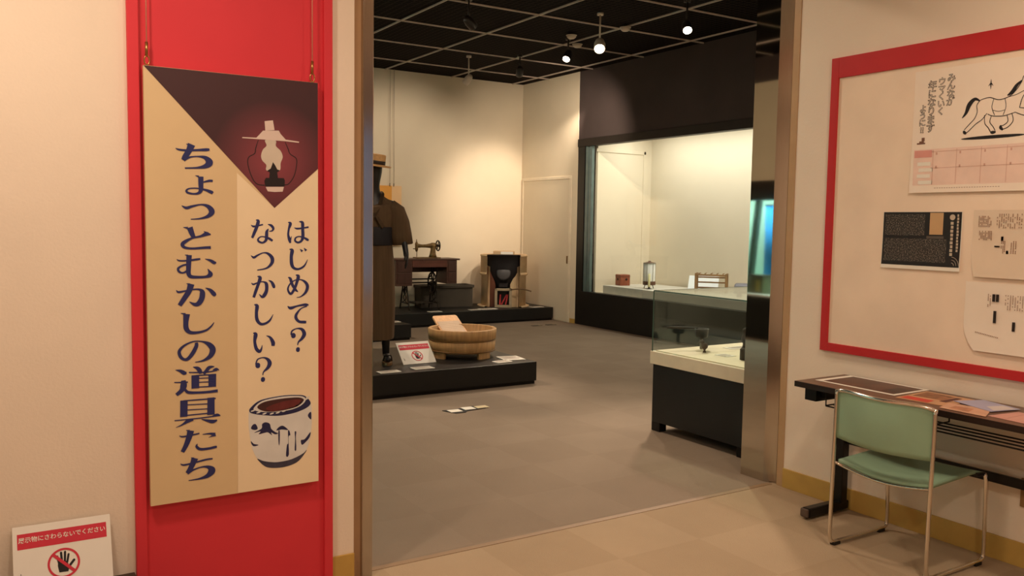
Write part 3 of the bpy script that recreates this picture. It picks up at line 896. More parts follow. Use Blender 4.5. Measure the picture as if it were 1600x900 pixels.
# ================================================================== RIGHT WALL: notice board, papers
nb = thing('notice_board', 'large beige notice board with red frame on the right wall above the desk', 'notice board', (WR, 2.0, 0.86))
MB().box(WR - 0.012, WR, 0.55, 3.12, 0.88, 2.46).build('pin_surface', mat('board_beige', (246, 224, 202), 0.75, vary=0.05, scale=4, bump=0.1, bscale=150), nb)
for a in ((3.092, 3.14, 0.86, 2.476), (0.5, 0.548, 0.86, 2.476)):
    MB().box(WR - 0.022, WR, a[0], a[1], a[2], a[3], 0.002).build('frame_stile', mat('frame_red', (196, 40, 44), 0.5, vary=0.03), nb)
MB().box(WR - 0.0218, WR, 0.548, 3.092, 2.366, 2.476, 0.002).build('frame_rail', mat('frame_red', (196, 40, 44), 0.5, vary=0.03), nb)
MB().box(WR - 0.0218, WR, 0.548, 3.092, 0.86, 0.906, 0.002).build('frame_rail', mat('frame_red', (196, 40, 44), 0.5, vary=0.03), nb)

BX = WR - 0.012    # face of the pin surface

def leaf(y1, y0, z0, z1, name, label, material, cat='paper', curl=0.008, round_l=0.0, group=None):
    """sheet of paper on the board, y1 = left edge in the room's view (larger y), slightly lifted along the lower edge"""
    t = thing(name, label, cat, (BX, (y0 + y1) / 2, z0), group)
    mb = MB()
    n, m = 12, 8
    vs = []
    for j in range(m + 1):
        for i in range(n + 1):
            y = y1 + (y0 - y1) * i / n
            z = z1 + (z0 - z1) * j / m
            x = BX - 0.0015 - curl * (j / m) ** 3
            if round_l and j > m - 3 and i < 4:
                y -= round_l * ((j - m + 3) / 3) ** 2 * (1 - i / 4)
            vs.append((x, y, z))
    vs2 = [(x - 0.0006, y, z) for x, y, z in vs]
    fs = []
    for j in range(m):
        for i in range(n):
            a = j * (n + 1) + i
            fs.append([a, a + 1, a + n + 2, a + n + 1])
    mb._add(vs2, fs, True)
    mb.build('sheet', material, t)
    return t

def on_board(y, z, lift=0.003):
    """matrix for print on the board: x to the right as seen from the room (towards smaller y)"""
    return frame_matrix((BX - lift, y, z), (0, -1, 0), (0, 0, 1))

def cal_lift(z):
    return 0.0030 + 0.010 * max(0.0, (2.335 - z) / 0.605) ** 3
PP = mat('calendar_paper', (246, 230, 214), 0.7, vary=0.02)
cal = leaf(2.640, 1.93, 1.730, 2.335, 'wall_calendar', 'calendar page with line drawing of a running horse, topmost paper on the board', PP, 'calendar', 0.010)
PINK = mat('calendar_pink', (240, 210, 196), 0.7, vary=0.05, scale=12)
PINKD = mat('calendar_rose', (222, 156, 146), 0.7, vary=0.04)
def rect_on(mb, y1, y0, z0, z1, lift=0.003):
    mb.face([(BX - lift, y1, z0), (BX - lift, y0, z0), (BX - lift, y0, z1), (BX - lift, y1, z1)])
    return mb
mb = MB()
rect_on(mb, 2.622, 1.945, 1.765, 1.945, 0.0105)
cg = mb.build('month_grid', PINK, cal)
mb = MB()
for yy in (2.52, 2.40, 2.28, 2.16, 2.04):
    rect_on(mb, yy, yy - 0.0022, 1.77, 1.94, 0.0112)
for zz in (1.93, 1.85):
    rect_on(mb, 2.53, 1.945, zz, zz + 0.002, 0.0112)
for k, yy in enumerate((2.505, 2.385, 2.265, 2.145, 2.025)):
    for zz in (1.927, 1.862):
        rect_on(mb, yy, yy - 0.008, zz - 0.012, zz, 0.0112)
mb.build('grid_lines', mat('calendar_line', (212, 166, 150), 0.7), cg)
mb = MB()
rect_on(mb, 2.618, 2.525, 1.905, 1.940, 0.0112)
mb.build('title_patch', PINKD, cg)
mb = MB()
for k, zz in enumerate((1.882, 1.852, 1.822, 1.790)):
    rect_on(mb, 2.60 - 0.008 * (k % 2), 2.53 - 0.012 * (k % 2), zz - 0.018, zz, 0.0112)
mb.build('note_strips', PAPER, cg)
mb = MB()
for k in range(26):
    yy = 2.505 - k * 0.0125
    rect_on(mb, yy, yy - 0.008, 1.744, 1.753, 0.0112)
mb.build('foot_line', mat('pencil_grey', (150, 116, 96), 0.7), cal)
for txt, y, z, sz in ((('み', 'ん', 'な', 'が'), 2.450, 2.303, 0.0385), (('ウ', 'マ', 'く', 'い', 'く'), 2.497, 2.290, 0.0363), (('年', 'に', 'な', 'り', 'ま', 'す'), 2.546, 2.280, 0.042), (('よ', 'う', 'に', '!!'), 2.590, 2.166, 0.035)):
    for i, chr_ in enumerate(txt):
        text_mesh('wording', chr_, sz * 1.12, on_board(y, z - i * sz, cal_lift(z - i * sz - sz)), BLACKINK, cal, offset=sz * 0.038)
        text_mesh('wording_fill', chr_, sz * 1.12, on_board(y, z - i * sz, cal_lift(z - i * sz - sz) + 0.0006), PP, cal, offset=-sz * 0.018)
# plain line drawing of a running horse
hb = MB()
def hl(pts):
    # drawing units: x right 0..100, y up 0..66 -> board
    brush(hb, [(x, y, w) for x, y, w in pts], lambda x, y: (BX - cal_lift(1.992 + y * 0.0038), 2.375 - x * 0.0036, 1.992 + y * 0.0038), 6)
horse = [
    [(20, 44, .8), (32, 46, 1), (45, 42, 1), (58, 45, 1), (66, 52, 1), (72, 61, 1)],
    [(72, 61, .9), (74, 67, .9), (77, 61, .9), (83, 55, 1), (88, 48, 1), (89, 44, 1), (85, 42, 1), (80, 45, .9), (76, 45, .9), (73, 39, 1), (71, 30, 1)],
    [(66, 25, .9), (52, 22, 1), (38, 23, 1), (31, 26, .9)],
    [(20, 44, 1), (16, 38, 1), (17, 30, 1), (14, 22, 1), (8, 16, 1), (1, 9, 1)],
    [(30, 27, .9), (24, 20, 1), (16, 15, 1), (8, 8, 1), (4, 5, 1)], [(0, 8, 2), (1.5, 5.5, 4), (4, 4, 2)],
    [(27, 25, .8), (28, 15, 1), (33, 9, 1), (36, 4, 1)], [(36, 23, .8), (34.5, 16, 1), (39, 10, 1), (42, 5, 1)], [(36, 3.5, 2), (39, 3, 4), (43, 3.5, 2)],
    [(71, 30, .9), (80, 28, 1), (89, 23, 1), (91, 15, 1)], [(66, 25, .9), (75, 21, 1), (83, 19, 1), (86, 14, 1)], [(85, 13, 2), (88, 12, 4), (92, 13, 2)],
    [(62, 24, .9), (64, 15, 1), (58, 8, 1), (52, 6, 1)], [(56, 22.5, .9), (57.5, 15, 1), (53, 11, 1), (50, 10, 1)], [(52, 5, 2), (49, 8, 4), (49, 11, 2)],
    [(20, 43, 1.5), (13, 46, 4), (6, 40, 6), (2, 30, 4), (-3, 24, 1)],
    [(72, 62, 1.5), (66, 57, 4), (61, 50, 4.5), (55, 46, 1.5)],
    [(81, 53.5, 1.2), (82.4, 52.8, 1.6)], [(86, 45, .8), (87, 46, .8)],
    [(38, 44, .8), (36, 34, .8), (40, 24, .8)], [(52, 43, .8), (54, 33, .8), (51, 23, .8)], [(38, 30, .6), (45, 28, .6), (53, 29, .6)],
    [(76, 50, .7), (81, 47, .7), (87, 49, .7)], [(76, 50, .7), (66, 46, .7), (55, 44, .7)],
    [(30, 60, .4), (33, 63, 1.6), (36, 60, .4)], [(33, 56, .4), (33, 62, 1.6), (33, 68, .4)],
]
for st in horse:
    hl(st)
hb.build('horse_drawing', BLACKINK, cal)
mb = MB()
mb.face([(BX - cal_lift(1.980), 2.235 + 0.15 * math.cos(a), 1.983 + 0.008 * math.sin(a)) for a in [2 * PI * k / 28 for k in range(28)]])
mb.build('drawn_shadow', BLACKINK, cal)
mb = MB()
rect_on(mb, 2.612, 2.568, 1.972, 1.979, cal_lift(1.970))
rect_on(mb, 2.600, 2.575, 1.979, 1.987, cal_lift(1.975))
rect_on(mb, 2.588, 2.572, 1.987, 2.004, cal_lift(1.985))
mb.build('small_emblem', mat('pencil_brown', (120, 84, 66), 0.7), cal)

fl = leaf(2.781, 2.356, 1.345, 1.635, 'dark_flyer', 'black flyer densely printed with small light text and a pale box, left on the board', PAPER, 'flyer', 0.006)
def flat_on(t, name, y1, y0, z0, z1, material, lift=0.0045):
    return rect_on(MB(), y1, y0, z0, z1, lift).build(name, material, t)
def tilted(t, name, y1, y0, z0, z1, material, lift, za, zb, curl):
    """print that follows the sheet's curl between z1 (top) and z0"""
    mb = MB()
    n = 6
    vs = []
    for j in range(n + 1):
        z = z1 + (z0 - z1) * j / n
        f = (zb - z) / (zb - za)
        x = BX - 0.0021 - curl * f ** 3 - lift
        vs += [(x, y1, z), (x, y0, z)]
    mb._add(vs, [[2 * j, 2 * j + 1, 2 * j + 3, 2 * j + 2] for j in range(n)])
    return mb.build(name, material, t)
C1 = (1.345, 1.635, 0.006)
tilted(fl, 'black_ground', 2.779, 2.360, 1.364, 1.634, mat('flyer_black', (34, 30, 30), 0.5, vary=0.1, scale=40), 0.0008, *C1)
tx = print_text('flyer_print', (40, 36, 35), (120, 108, 96), 190, 150, 0.5, 1.0)
tilted(fl, 'text_block', 2.768, 2.548, 1.516, 1.622, tx, 0.0016, *C1)
tilted(fl, 'text_block', 2.768, 2.430, 1.384, 1.500, tx, 0.0016, *C1)
tilted(fl, 'pale_box', 2.522, 2.452, 1.522, 1.630, mat('flyer_beige', (204, 166, 122), 0.6), 0.0016, *C1)
tilted(fl, 'grey_strip', 2.536, 2.446, 1.502, 1.515, mat('flyer_grey', (96, 86, 78), 0.6), 0.0016, *C1)
mb = MB()
for k in range(9):
    rect_on(mb, 2.412 - random.random() * 0.004, 2.397, 1.420 + k * 0.019, 1.434 + k * 0.019, 0.0068)
for k in range(12):
    rect_on(mb, 2.380, 2.369 + random.random() * 0.003, 1.440 + k * 0.0155, 1.452 + k * 0.0155, 0.0068)
mb.face([(BX - 0.0068, 2.404 + 0.014 * math.cos(a), 1.608 + 0.014 * math.sin(a)) for a in [2 * PI * k / 20 for k in range(20)]])
mb.build('vertical_title', mat('flyer_pale_ink', (196, 180, 160), 0.6), fl)
mb = MB()
for k in range(3):
    mb.tube([(BX - 0.0075, 2.398 - (0.012 + 0.012 * k) * math.cos(a), 1.372 + (0.014 + 0.014 * k) * math.sin(a)) for a in [PI / 2 * j / 8 for j in range(9)]], 0.0011, 4)
mb.build('corner_arcs', mat('flyer_pale_ink', (196, 180, 160)), fl)

p1 = leaf(2.303, 1.86, 1.326, 1.643, 'notice_sheet', 'pale paper with faint grey printing, pinned right of the black flyer', mat('notice_grey', (232, 212, 190), 0.7, vary=0.04, scale=6), 'paper', 0.010, 0.02)
p2 = leaf(2.322, 1.85, 0.975, 1.302, 'notice_sheet', 'white paper with short black labels, lowest on the board above the chair', mat('notice_white', (246, 232, 216), 0.7, vary=0.02), 'paper', 0.012, 0.06)
FINE = mat('pencil_grey', (150, 116, 96))
mb = MB()
random.seed(3)
for (ys, z0, z1, dens) in ((list(2.275 - 0.007 * k for k in range(9)), 1.565, 1.615, .8), ([2.27 - 0.007 * k for k in range(9)], 1.50, 1.545, .8),
                           ([2.19 - 0.01 * k for k in range(12)], 1.56, 1.625, .6), ([2.165, 2.157, 2.150, 2.12, 2.11, 2.10], 1.44, 1.50, .8),
                           ([2.03 - 0.008 * k for k in range(16)], 1.40, 1.63, .6)):
    for y in ys:
        z = z1
        while z > z0:
            if random.random() < dens:
                rect_on(mb, y, y - 0.0042, z - 0.0055, z, 0.0065)
            z -= 0.0075
mb.build('fine_print', FINE, p1)
for (y0, y1, z0, z1) in ((2.155, 2.166, 1.50, 1.52), (2.13, 2.14, 1.44, 1.455), (2.17, 2.195, 1.47, 1.476)):
    rect_on(MB(), y1, y0, z0, z1, 0.0068).build('small_sketch', mat('pencil_brown', (120, 84, 66)), p1)
mb = MB()
for (y0, y1, z0, z1) in ((2.155, 2.166, 1.50, 1.52), (2.13, 2.14, 1.44, 1.455), (2.17, 2.195, 1.47, 1.476)):
    rect_on(mb, y1, y0, z0, z1, 0.0068)
mb.build('small_sketches', mat('pencil_brown', (120, 84, 66)), p1)
for (y1, y0, z0, z1) in ((2.189, 2.175, 1.215, 1.250), (2.172, 2.158, 1.215, 1.250), (2.180, 2.166, 1.115, 1.172), (2.092, 2.078, 1.085, 1.128)):
    rect_on(MB(), y1, y0, z0, z1, 0.0090).build('black_label', mat('label_black', (40, 30, 26), 0.6), p2)
mb = MB()
for y in [2.13 - 0.011 * k for k in range(8)] + [2.21, 2.20]:
    z = 1.25
    while z > 1.185:
        if random.random() < 0.75:
            rect_on(mb, y, y - 0.004, z - 0.005, z, 0.0078)
        z -= 0.007
for k in range(14):
    rect_on(mb, 2.26 - k * 0.008, 2.255 - k * 0.008, 1.062 - k * 0.0012, 1.066 - k * 0.0012, 0.0105)
mb.build('fine_print', FINE, p2)

so = thing('wall_socket', 'tan wall socket plate low on the right wall behind the chair, at the photo edge', 'socket', (WR, 1.98, 0.35))
MB().box(WR - 0.012, WR, 1.943, 2.015, 0.283, 0.417, 0.004).build('plate', mat('socket_tan', (150, 116, 72), 0.5), so)
mb = MB()
for z in (0.32, 0.38):
    for y in (1.972, 1.986):
        mb.box(WR - 0.0128, WR - 0.011, y - 0.002, y + 0.002, z - 0.01, z + 0.01)
mb.build('slots', BLACK, so)

# ================================================================== DESK
dk = thing('folding_desk', 'long narrow dark-topped folding desk against the right wall under the notice board', 'desk', (3.84, 2.0, 0))
MB().box(3.63, 4.036, 1.10, 2.975, 0.715, 0.745, 0.003).build('desk_top', mat('desk_brown', (104, 74, 56), 0.35, vary=0.2, scale=5, stretch=(8, 0.8, 8)), dk)
MB().box(3.627, 3.6305, 1.10, 2.975, 0.7155, 0.7445).build('edge_band', mat('desk_edge_black', (36, 22, 18), 0.4), dk)
MB().box(3.70, 4.02, 2.83, 2.88, 0.665, 0.715, 0.003).build('rail', BLACKM, dk)
MB().bar((3.665, 2.90, 0.682), (3.99, 2.90, 0.682), 0.07, 0.066).build('hinge_bracket', BLACKM, dk)
for y in (2.93, 1.25):
    mb = MB().box(3.955, 4.005, y - 0.03, y + 0.03, 0.05, 0.70, 0.004)
    mb.build('leg', BLACKM, dk)
    ft = MB().bar((3.70, y, 0.035), (4.03, y, 0.035), 0.055, 0.05, bev=0.01).build('foot', BLACKM, dk)
    MB().bar((3.688, y, 0.035), (3.702, y, 0.035), 0.052, 0.048, bev=0.008).build('end_cap', mat('foot_cap_grey', (92, 76, 66), 0.5), ft)
MB().box(3.975, 3.995, 1.25, 2.93, 0.38, 0.425, 0.003).build('stretcher', BLACKM, dk)
mb = MB()
for x in (3.70, 3.76, 3.82, 3.88):
    mb.tube([(x, 2.83, 0.63), (x, 1.30, 0.63)], 0.004, 6)
for y in (2.83, 2.30, 1.30):
    mb.tube([(3.70, y, 0.715), (3.70, y, 0.632), (3.92, y, 0.632), (3.92, y, 0.715)], 0.004, 6)
mb.build('wire_shelf', BLACKM, dk)

DT = 0.745
def desk_sheet(name, label, pts, material, z=0.001, cat='paper', group=None):
    c = sum((Vector((p[0], p[1], 0)) for p in pts), Vector()) / len(pts)
    t = thing(name, label, cat, (c.x, c.y, DT), group)
    MB().prism([(x, y, DT + z) for x, y in pts], (0, 0, 0.0012)).build('sheet', material, t)
    return t

def on_desk(t, name, pts, material, z):
    return MB().face([(x, y, DT + z) for x, y in pts]).build(name, material, t)

def quad(x0, x1, y0, y1):
    return [(x0, y0), (x1, y0), (x1, y1), (x0, y1)]

a = desk_sheet('photo_sheet', 'white-bordered sheet with a dark brown photograph at the left end of the desk', quad(3.735, 4.025, 2.47, 2.93), PAPER, 0.0005, 'photo')
on_desk(a, 'photo_area', quad(3.757, 4.003, 2.49, 2.895), mat('photo_brown', (92, 62, 50), 0.4, vary=0.35, scale=9), 0.0022)
on_desk(a, 'photo_detail', quad(3.78, 3.93, 2.50, 2.58), mat('photo_dark', (64, 46, 38), 0.4, vary=0.5, scale=30), 0.0026)
a = desk_sheet('leaflet', 'red and beige picture leaflet on the desk behind the chair back', [(3.70, 2.44), (3.98, 2.46), (3.99, 2.22), (3.72, 2.20)], mat('leaflet_beige', (206, 158, 118), 0.45, vary=0.2, scale=14), 0.0005, 'leaflet')
on_desk(a, 'red_title', [(3.72, 2.43), (3.79, 2.435), (3.79, 2.30), (3.72, 2.29)], mat('leaflet_red', (206, 70, 54), 0.45, vary=0.1), 0.0022)
on_desk(a, 'picture', [(3.82, 2.43), (3.96, 2.44), (3.965, 2.30), (3.83, 2.29)], mat('leaflet_picture', (146, 98, 66), 0.45, vary=0.5, scale=24), 0.0022)
on_desk(a, 'dark_strip', [(3.80, 2.285), (3.95, 2.29), (3.955, 2.26), (3.80, 2.25)], mat('leaflet_dark', (84, 44, 38), 0.45, vary=0.3), 0.0022)
a = desk_sheet('leaflet', 'peach leaflet lying askew near the front edge of the desk right of the chair', [(3.665, 2.20), (3.80, 2.235), (3.84, 2.06), (3.665, 1.99)], mat('leaflet_peach', (212, 166, 138), 0.45, vary=0.12, scale=12), 0.002, 'leaflet')
on_desk(a, 'picture', [(3.69, 2.17), (3.76, 2.18), (3.77, 2.10), (3.69, 2.08)], mat('leaflet_tan', (186, 130, 100), 0.45, vary=0.3, scale=20), 0.0036)
a = desk_sheet('leaflet', 'pale blue leaflet on the desk under the white notice', [(3.86, 2.25), (4.01, 2.19), (3.95, 1.99), (3.78, 2.03)], mat('leaflet_blue', (176, 176, 206), 0.4, vary=0.08, scale=10), 0.0038, 'leaflet')
on_desk(a, 'white_area', [(3.87, 2.10), (3.955, 2.07), (3.93, 2.00), (3.81, 2.035)], mat('leaflet_bluewhite', (214, 206, 206), 0.4), 0.0054)
a = desk_sheet('leaflet', 'pink leaflet on the desk at the right edge of the photo', [(3.70, 2.00), (3.90, 1.975), (3.88, 1.70), (3.68, 1.72)], mat('leaflet_pink', (216, 160, 148), 0.45, vary=0.1, scale=12), 0.0005, 'leaflet')
on_desk(a, 'text_lines', [(3.72, 1.95), (3.87, 1.94), (3.86, 1.75), (3.71, 1.76)], print_text('pink_print', (216, 164, 150), (180, 120, 110), 60, 60, 0.55), 0.0022)

# ================================================================== CHAIR
ch = thing('stacking_chair', 'green vinyl stacking chair with chrome sled frame, pulled up to the desk', 'chair', (3.72, 2.37, 0))
CYL, CYR = 2.615, 2.115        # left and right side frames
def side(y, inn):
    p = [(3.498, y, 0.772), (3.497, y, 0.60), (3.493, y, 0.42), (3.490, y, 0.12), (3.492, y, 0.045), (3.515, y, 0.018),
         (3.60, y, 0.014), (3.86, y, 0.014), (3.925, y, 0.018), (3.945, y, 0.05), (3.940, y, 0.2), (3.930, y, 0.40), (3.926, y - inn * 0.02, 0.422)]
    return catmull(p, 5)
for y, s in ((CYL, 1), (CYR, -1)):
    MB().tube(side(y, s), 0.0095, 10).build('side_frame', CHROME, ch)
    for x in (3.535, 3.89):
        MB().box(x - 0.025, x + 0.025, y - 0.014, y + 0.014, 0.0, 0.016, 0.004).build('glide', BLACK, ch)
# top rail of the back: bowed backwards (towards the room)
tr = []
for k in range(17):
    f = k / 16
    y = CYL + (CYR - CYL) * f
    e = 1 - abs(2 * f - 1) ** 6
    tr.append((3.498 - 0.035 * math.sin(PI * f), y, 0.765 + 0.019 * e - 0.012 * math.sin(PI * f)))
MB().tube(tr, 0.0095, 10).build('top_rail', CHROME, ch)
def shell(fn, nx, ny, th, nrm):
    vs, fs = [], []
    for side_ in (0, 1):
        for j in range(ny + 1):
            for i in range(nx + 1):
                p = Vector(fn(i / nx, j / ny)) + Vector(nrm) * th * side_
                vs.append(p)
    n = (nx + 1) * (ny + 1)
    for j in range(ny):
        for i in range(nx):
            a = j * (nx + 1) + i
            fs.append([a, a + 1, a + nx + 2, a + nx + 1])
            fs.append([n + a, n + a + nx + 1, n + a + nx + 2, n + a + 1])
    for j in range(ny):
        for i in (0, nx):
            a = j * (nx + 1) + i
            fs.append([a, a + nx + 1, n + a + nx + 1, n + a])
    for i in range(nx):
        for j in (0, ny):
            a = j * (nx + 1) + i
            fs.append([a, a + 1, n + a + 1, n + a])
    mb = MB()
    mb._add(vs, fs, True)
    return mb
def back_fn(u, v):
    y = CYL - 0.008 + (CYR - CYL + 0.016) * u
    bow = math.sin(PI * u)
    top = 0.764 + 0.016 * (1 - abs(2 * u - 1) ** 6) - 0.010 * bow
    bot = 0.540 - 0.008 * bow
    z = bot + (top - bot) * v
    return (3.497 - 0.036 * bow - 0.012 * math.sin(PI * v) * bow, y, z)
o = shell(back_fn, 20, 10, 0.010, (1, 0, 0)).build('backrest', GREENV, ch)
def seat_fn(u, v):
    y = CYL - 0.012 + (CYR - CYL + 0.024) * u
    x = 3.515 + 0.405 * v
    dip = math.sin(PI * u)
    z = 0.415 + 0.022 * v - 0.030 * dip * (1 - 0.75 * v) - 0.02 * max(0, v - 0.85) / 0.15
    return (x, y, z)
shell(seat_fn, 20, 14, 0.016, (0, 0, 1)).build('seat', GREENV, ch)
mb = MB()
rr = [(3.497, CYL, 0.418)] + [(3.508, CYL - 0.012 + (CYR - CYL + 0.024) * k / 12, 0.413 - 0.030 * math.sin(PI * k / 12)) for k in range(13)] + [(3.497, CYR, 0.418)]
mb.tube(rr, 0.008, 8)
mb.build('seat_rail', CHROME, ch)
for y in (CYL - 0.012, CYR + 0.012):
    MB().bar((3.86, y, 0.428), (3.932, y, 0.424), 0.022, 0.018, bev=0.004).build('seat_bracket', BLACK, ch)

# ================================================================== THE HALL: platforms
def platform(label, x0, x1, y0, y1, h):
    t = thing('display_platform', label, 'platform', ((x0 + x1) / 2, (y0 + y1) / 2, 0), 'black display platforms')
    MB().box(x0, x1, y0, y1, 0.03, h, 0.004).build('deck', BLACK, t)
    MB().box(x0, x1 - 0.015, y0 + 0.012, y1, 0.0, 0.03).build('kick_base', BLACKM, t)
    return t
PH = 0.215
platform('black platform carrying the mannequin and the wooden tub', 0.9, 4.56, 6.80, 8.25, PH)
platform('low black platform behind the mannequin, between the other two', 0.9, 4.79, 10.10, 10.95, 0.205)
platform('long black platform along the back wall carrying the sewing machine and the stove', 0.9, 7.82, 11.22, 12.255, 0.205)

def card(label, cx, cy, z, w, d, rot=0.0, cat='caption card', th=0.006):
    t = thing('caption_card', label, cat, (cx, cy, z), 'caption cards')
    R = Matrix.Translation((cx, cy, z)) @ Matrix.Rotation(rot, 4, 'Z')
    MB(R).box(-w / 2, w / 2, -d / 2, d / 2, 0.0005, th, 0.001).build('card', PAPER, t)
    mb = MB(R)
    for k in range(4):
        mb.face([(-w * 0.42, d * (0.30 - 0.17 * k), th + 0.0009), (w * (0.40 - 0.1 * (k % 2)), d * (0.30 - 0.17 * k), th + 0.0009),
                 (w * (0.40 - 0.1 * (k % 2)), d * (0.24 - 0.17 * k), th + 0.0009), (-w * 0.42, d * (0.24 - 0.17 * k), th + 0.0009)])
    mb.build('text_lines', FINE, t)
    return t
card('white caption card at the front edge of the near platform, before the mannequin', 3.06, 6.905, PH, 0.20, 0.10)
card('white caption card in front of the red-striped sign on the near platform', 3.41, 6.955, PH, 0.20, 0.12)
card('small white caption card beside the tub at the front edge of the near platform', 4.25, 6.93, PH, 0.17, 0.11, 0.1)
card('larger white caption sheet at the right corner of the near platform', 4.43, 7.07, PH, 0.22, 0.24, -0.15)
card('white caption card at the back of the near platform, left of the tub', 3.83, 8.12, PH, 0.16, 0.10)
card('white caption card on the middle low platform', 4.68, 10.42, 0.205, 0.17, 0.12)
card('white caption card in front of the sewing machine', 5.77, 11.36, 0.205, 0.20, 0.12)
card('narrow white caption card left of the larger one before the stove', 6.45, 11.36, 0.205, 0.18, 0.10)
card('larger white caption card before the stove', 6.70, 11.38, 0.205, 0.28, 0.16)
card('white caption card at the right end of the back platform', 7.58, 11.345, 0.205, 0.22, 0.12)

# arrows and labels lying on the hall carpet
fm = thing('floor_label', 'black floor label with white stickers on the carpet in front of the near platform', 'floor label', (3.40, 6.10, 0))
R = Matrix.Translation((3.40, 6.10, 0)) @ Matrix.Rotation(math.radians(-2), 4, 'Z')
mb = MB(R)
mb.prism([(-0.20, 0.05, 0.0005), (-0.14, -0.09, 0.0005), (-0.05, -0.09, 0.0005), (-0.02, -0.05, 0.0005), (0.17, -0.02, 0.0005), (0.22, 0.06, 0.0005), (0.10, 0.10, 0.0005), (-0.05, 0.06, 0.0005)], (0, 0, 0.003))
mb.build('backing', BLACK, fm)
for k, (x0, x1, y0, y1) in enumerate(((-0.165, -0.06, -0.055, 0.035), (-0.02, 0.08, -0.02, 0.075))):
    MB(R).box(x0, x1, y0, y1, 0.0042, 0.006).build('sticker', PAPER, fm)
MB(R).box(0.10, 0.21, -0.01, 0.07, 0.0042, 0.006).build('sticker', mat('sticker_cream', (224, 206, 166), 0.6), fm)
for label, x in (('small dark floor label on the carpet near the back platform, left of the pair', 7.14), ('small dark floor label on the carpet near the back platform, right of the pair', 7.40)):
    t = thing('floor_label', label, 'floor label', (x, 10.69, 0), 'small floor labels')
    MB().box(x - 0.07, x + 0.09, 10.65, 10.72, 0.0005, 0.004).build('backing', mat('floor_label_dark', (58, 46, 36), 0.6), t)
    MB().box(x + 0.045, x + 0.085, 10.655, 10.715, 0.0042, 0.005).build('sticker', mat('sticker_dim', (150, 130, 104), 0.6), t)

# ------------------------------------------------------------------ wooden tub and washboard
TX, TY, TR = 4.10, 7.46, 0.338
tb = thing('wooden_tub', 'round wooden wash tub of pale staves on short feet, on the near platform', 'tub', (TX, TY, PH))
z0 = PH
prof = [(TR - 0.018, z0 + 0.055), (TR - 0.012, z0 + 0.06), (TR - 0.004, z0 + 0.165), (TR - 0.016, z0 + 0.170), (TR - 0.014, z0 + 0.178), (TR, z0 + 0.183), (TR + 0.004, z0 + 0.275), (TR - 0.004, z0 + 0.280),
        (TR - 0.028, z0 + 0.280), (TR - 0.032, z0 + 0.275), (TR - 0.05, z0 + 0.09), (0.001, z0 + 0.09)]
MB().lathe(prof + [], (TX, TY, 0), 56).lathe([(0.001, z0 + 0.056), (TR - 0.018, z0 + 0.055)], (TX, TY, 0), 56).build('staves', WOOD, tb)
HOOP = mat('tub_hoop', (120, 86, 42), 0.5, vary=0.15)
for zz, rr in ((0.068, TR - 0.008), (0.172, TR - 0.006)):
    MB().tube([(TX + rr * math.cos(2 * PI * k / 56), TY + rr * math.sin(2 * PI * k / 56), z0 + zz) for k in range(56)], 0.006, 8, True).build('hoop', HOOP, tb)
for a in (-165, -75, 15, 105):
    a = math.radians(a)
    pts = []
    mb = MB()
    N = 8
    ro, ri = TR - 0.014, TR - 0.045
    outer = [(TX + ro * math.cos(a + t), TY + ro * math.sin(a + t)) for t in [(-0.24 + 0.48 * k / N) for k in range(N + 1)]]
    inner = [(TX + ri * math.cos(a + t), TY + ri * math.sin(a + t)) for t in [(0.24 - 0.48 * k / N) for k in range(N + 1)]]
    mb.prism([(x, y, z0) for x, y in outer + inner], (0, 0, 0.06))
    mb.build('foot', WOOD, tb)

up_ = Vector((0.0, 0.417, 0.255)).normalized()
rt_ = Vector((1.0, 0.0, 0.0))
o_ = Vector((4.115, 7.885, 0.574)) - up_ * 0.49
wb = thing('washboard', 'pale wooden washboard standing in the round wooden tub', 'washboard', o_)
M = frame_matrix(o_, rt_, up_)
L, W2, rc = 0.49, 0.142, 0.025
outl = [(-W2, 0), (W2, 0), (W2, L - rc)] + [(W2 - rc + rc * math.cos(t), L - rc + rc * math.sin(t)) for t in (PI / 6, PI / 3)] + [(W2 - rc, L)] + \
       [(-W2 + rc, L)] + [(-W2 + rc - rc * math.sin(t), L - rc + rc * math.cos(t)) for t in (PI / 6, PI / 3)] + [(-W2, L - rc)]
MB(M).prism([(x, y, -0.016) for x, y in outl], (0, 0, 0.016)).build('board', mat('washboard_wood', (226, 174, 122), 0.55, vary=0.12, scale=6, stretch=(8, 1, 8)), wb)
mb = MB(M)
n = 26
rows = []
for k in range(n * 4 + 1):
    y = 0.012 + (L - 0.115) * k / (n * 4)
    rows.append((y, 0.0035 + 0.002 * math.sin(2 * PI * k / 4)))
vs = []
for y, z in rows:
    vs += [(-W2 + 0.014, y, z), (W2 - 0.014, y, z)]
mb._add(vs, [[2 * k, 2 * k + 1, 2 * k + 3, 2 * k + 2] for k in range(len(rows) - 1)])
mb.build('ribbed_face', mat('washboard_ribs', (236, 214, 192), 0.55, vary=0.05), wb)

notouch_sign(0.345, 0.25, (3.50, 7.18, PH + 0.004), (1, 0.03, 0), (0, 0.17, 0.18),
             'white do-not-touch sign propped on the near platform between mannequin and tub')

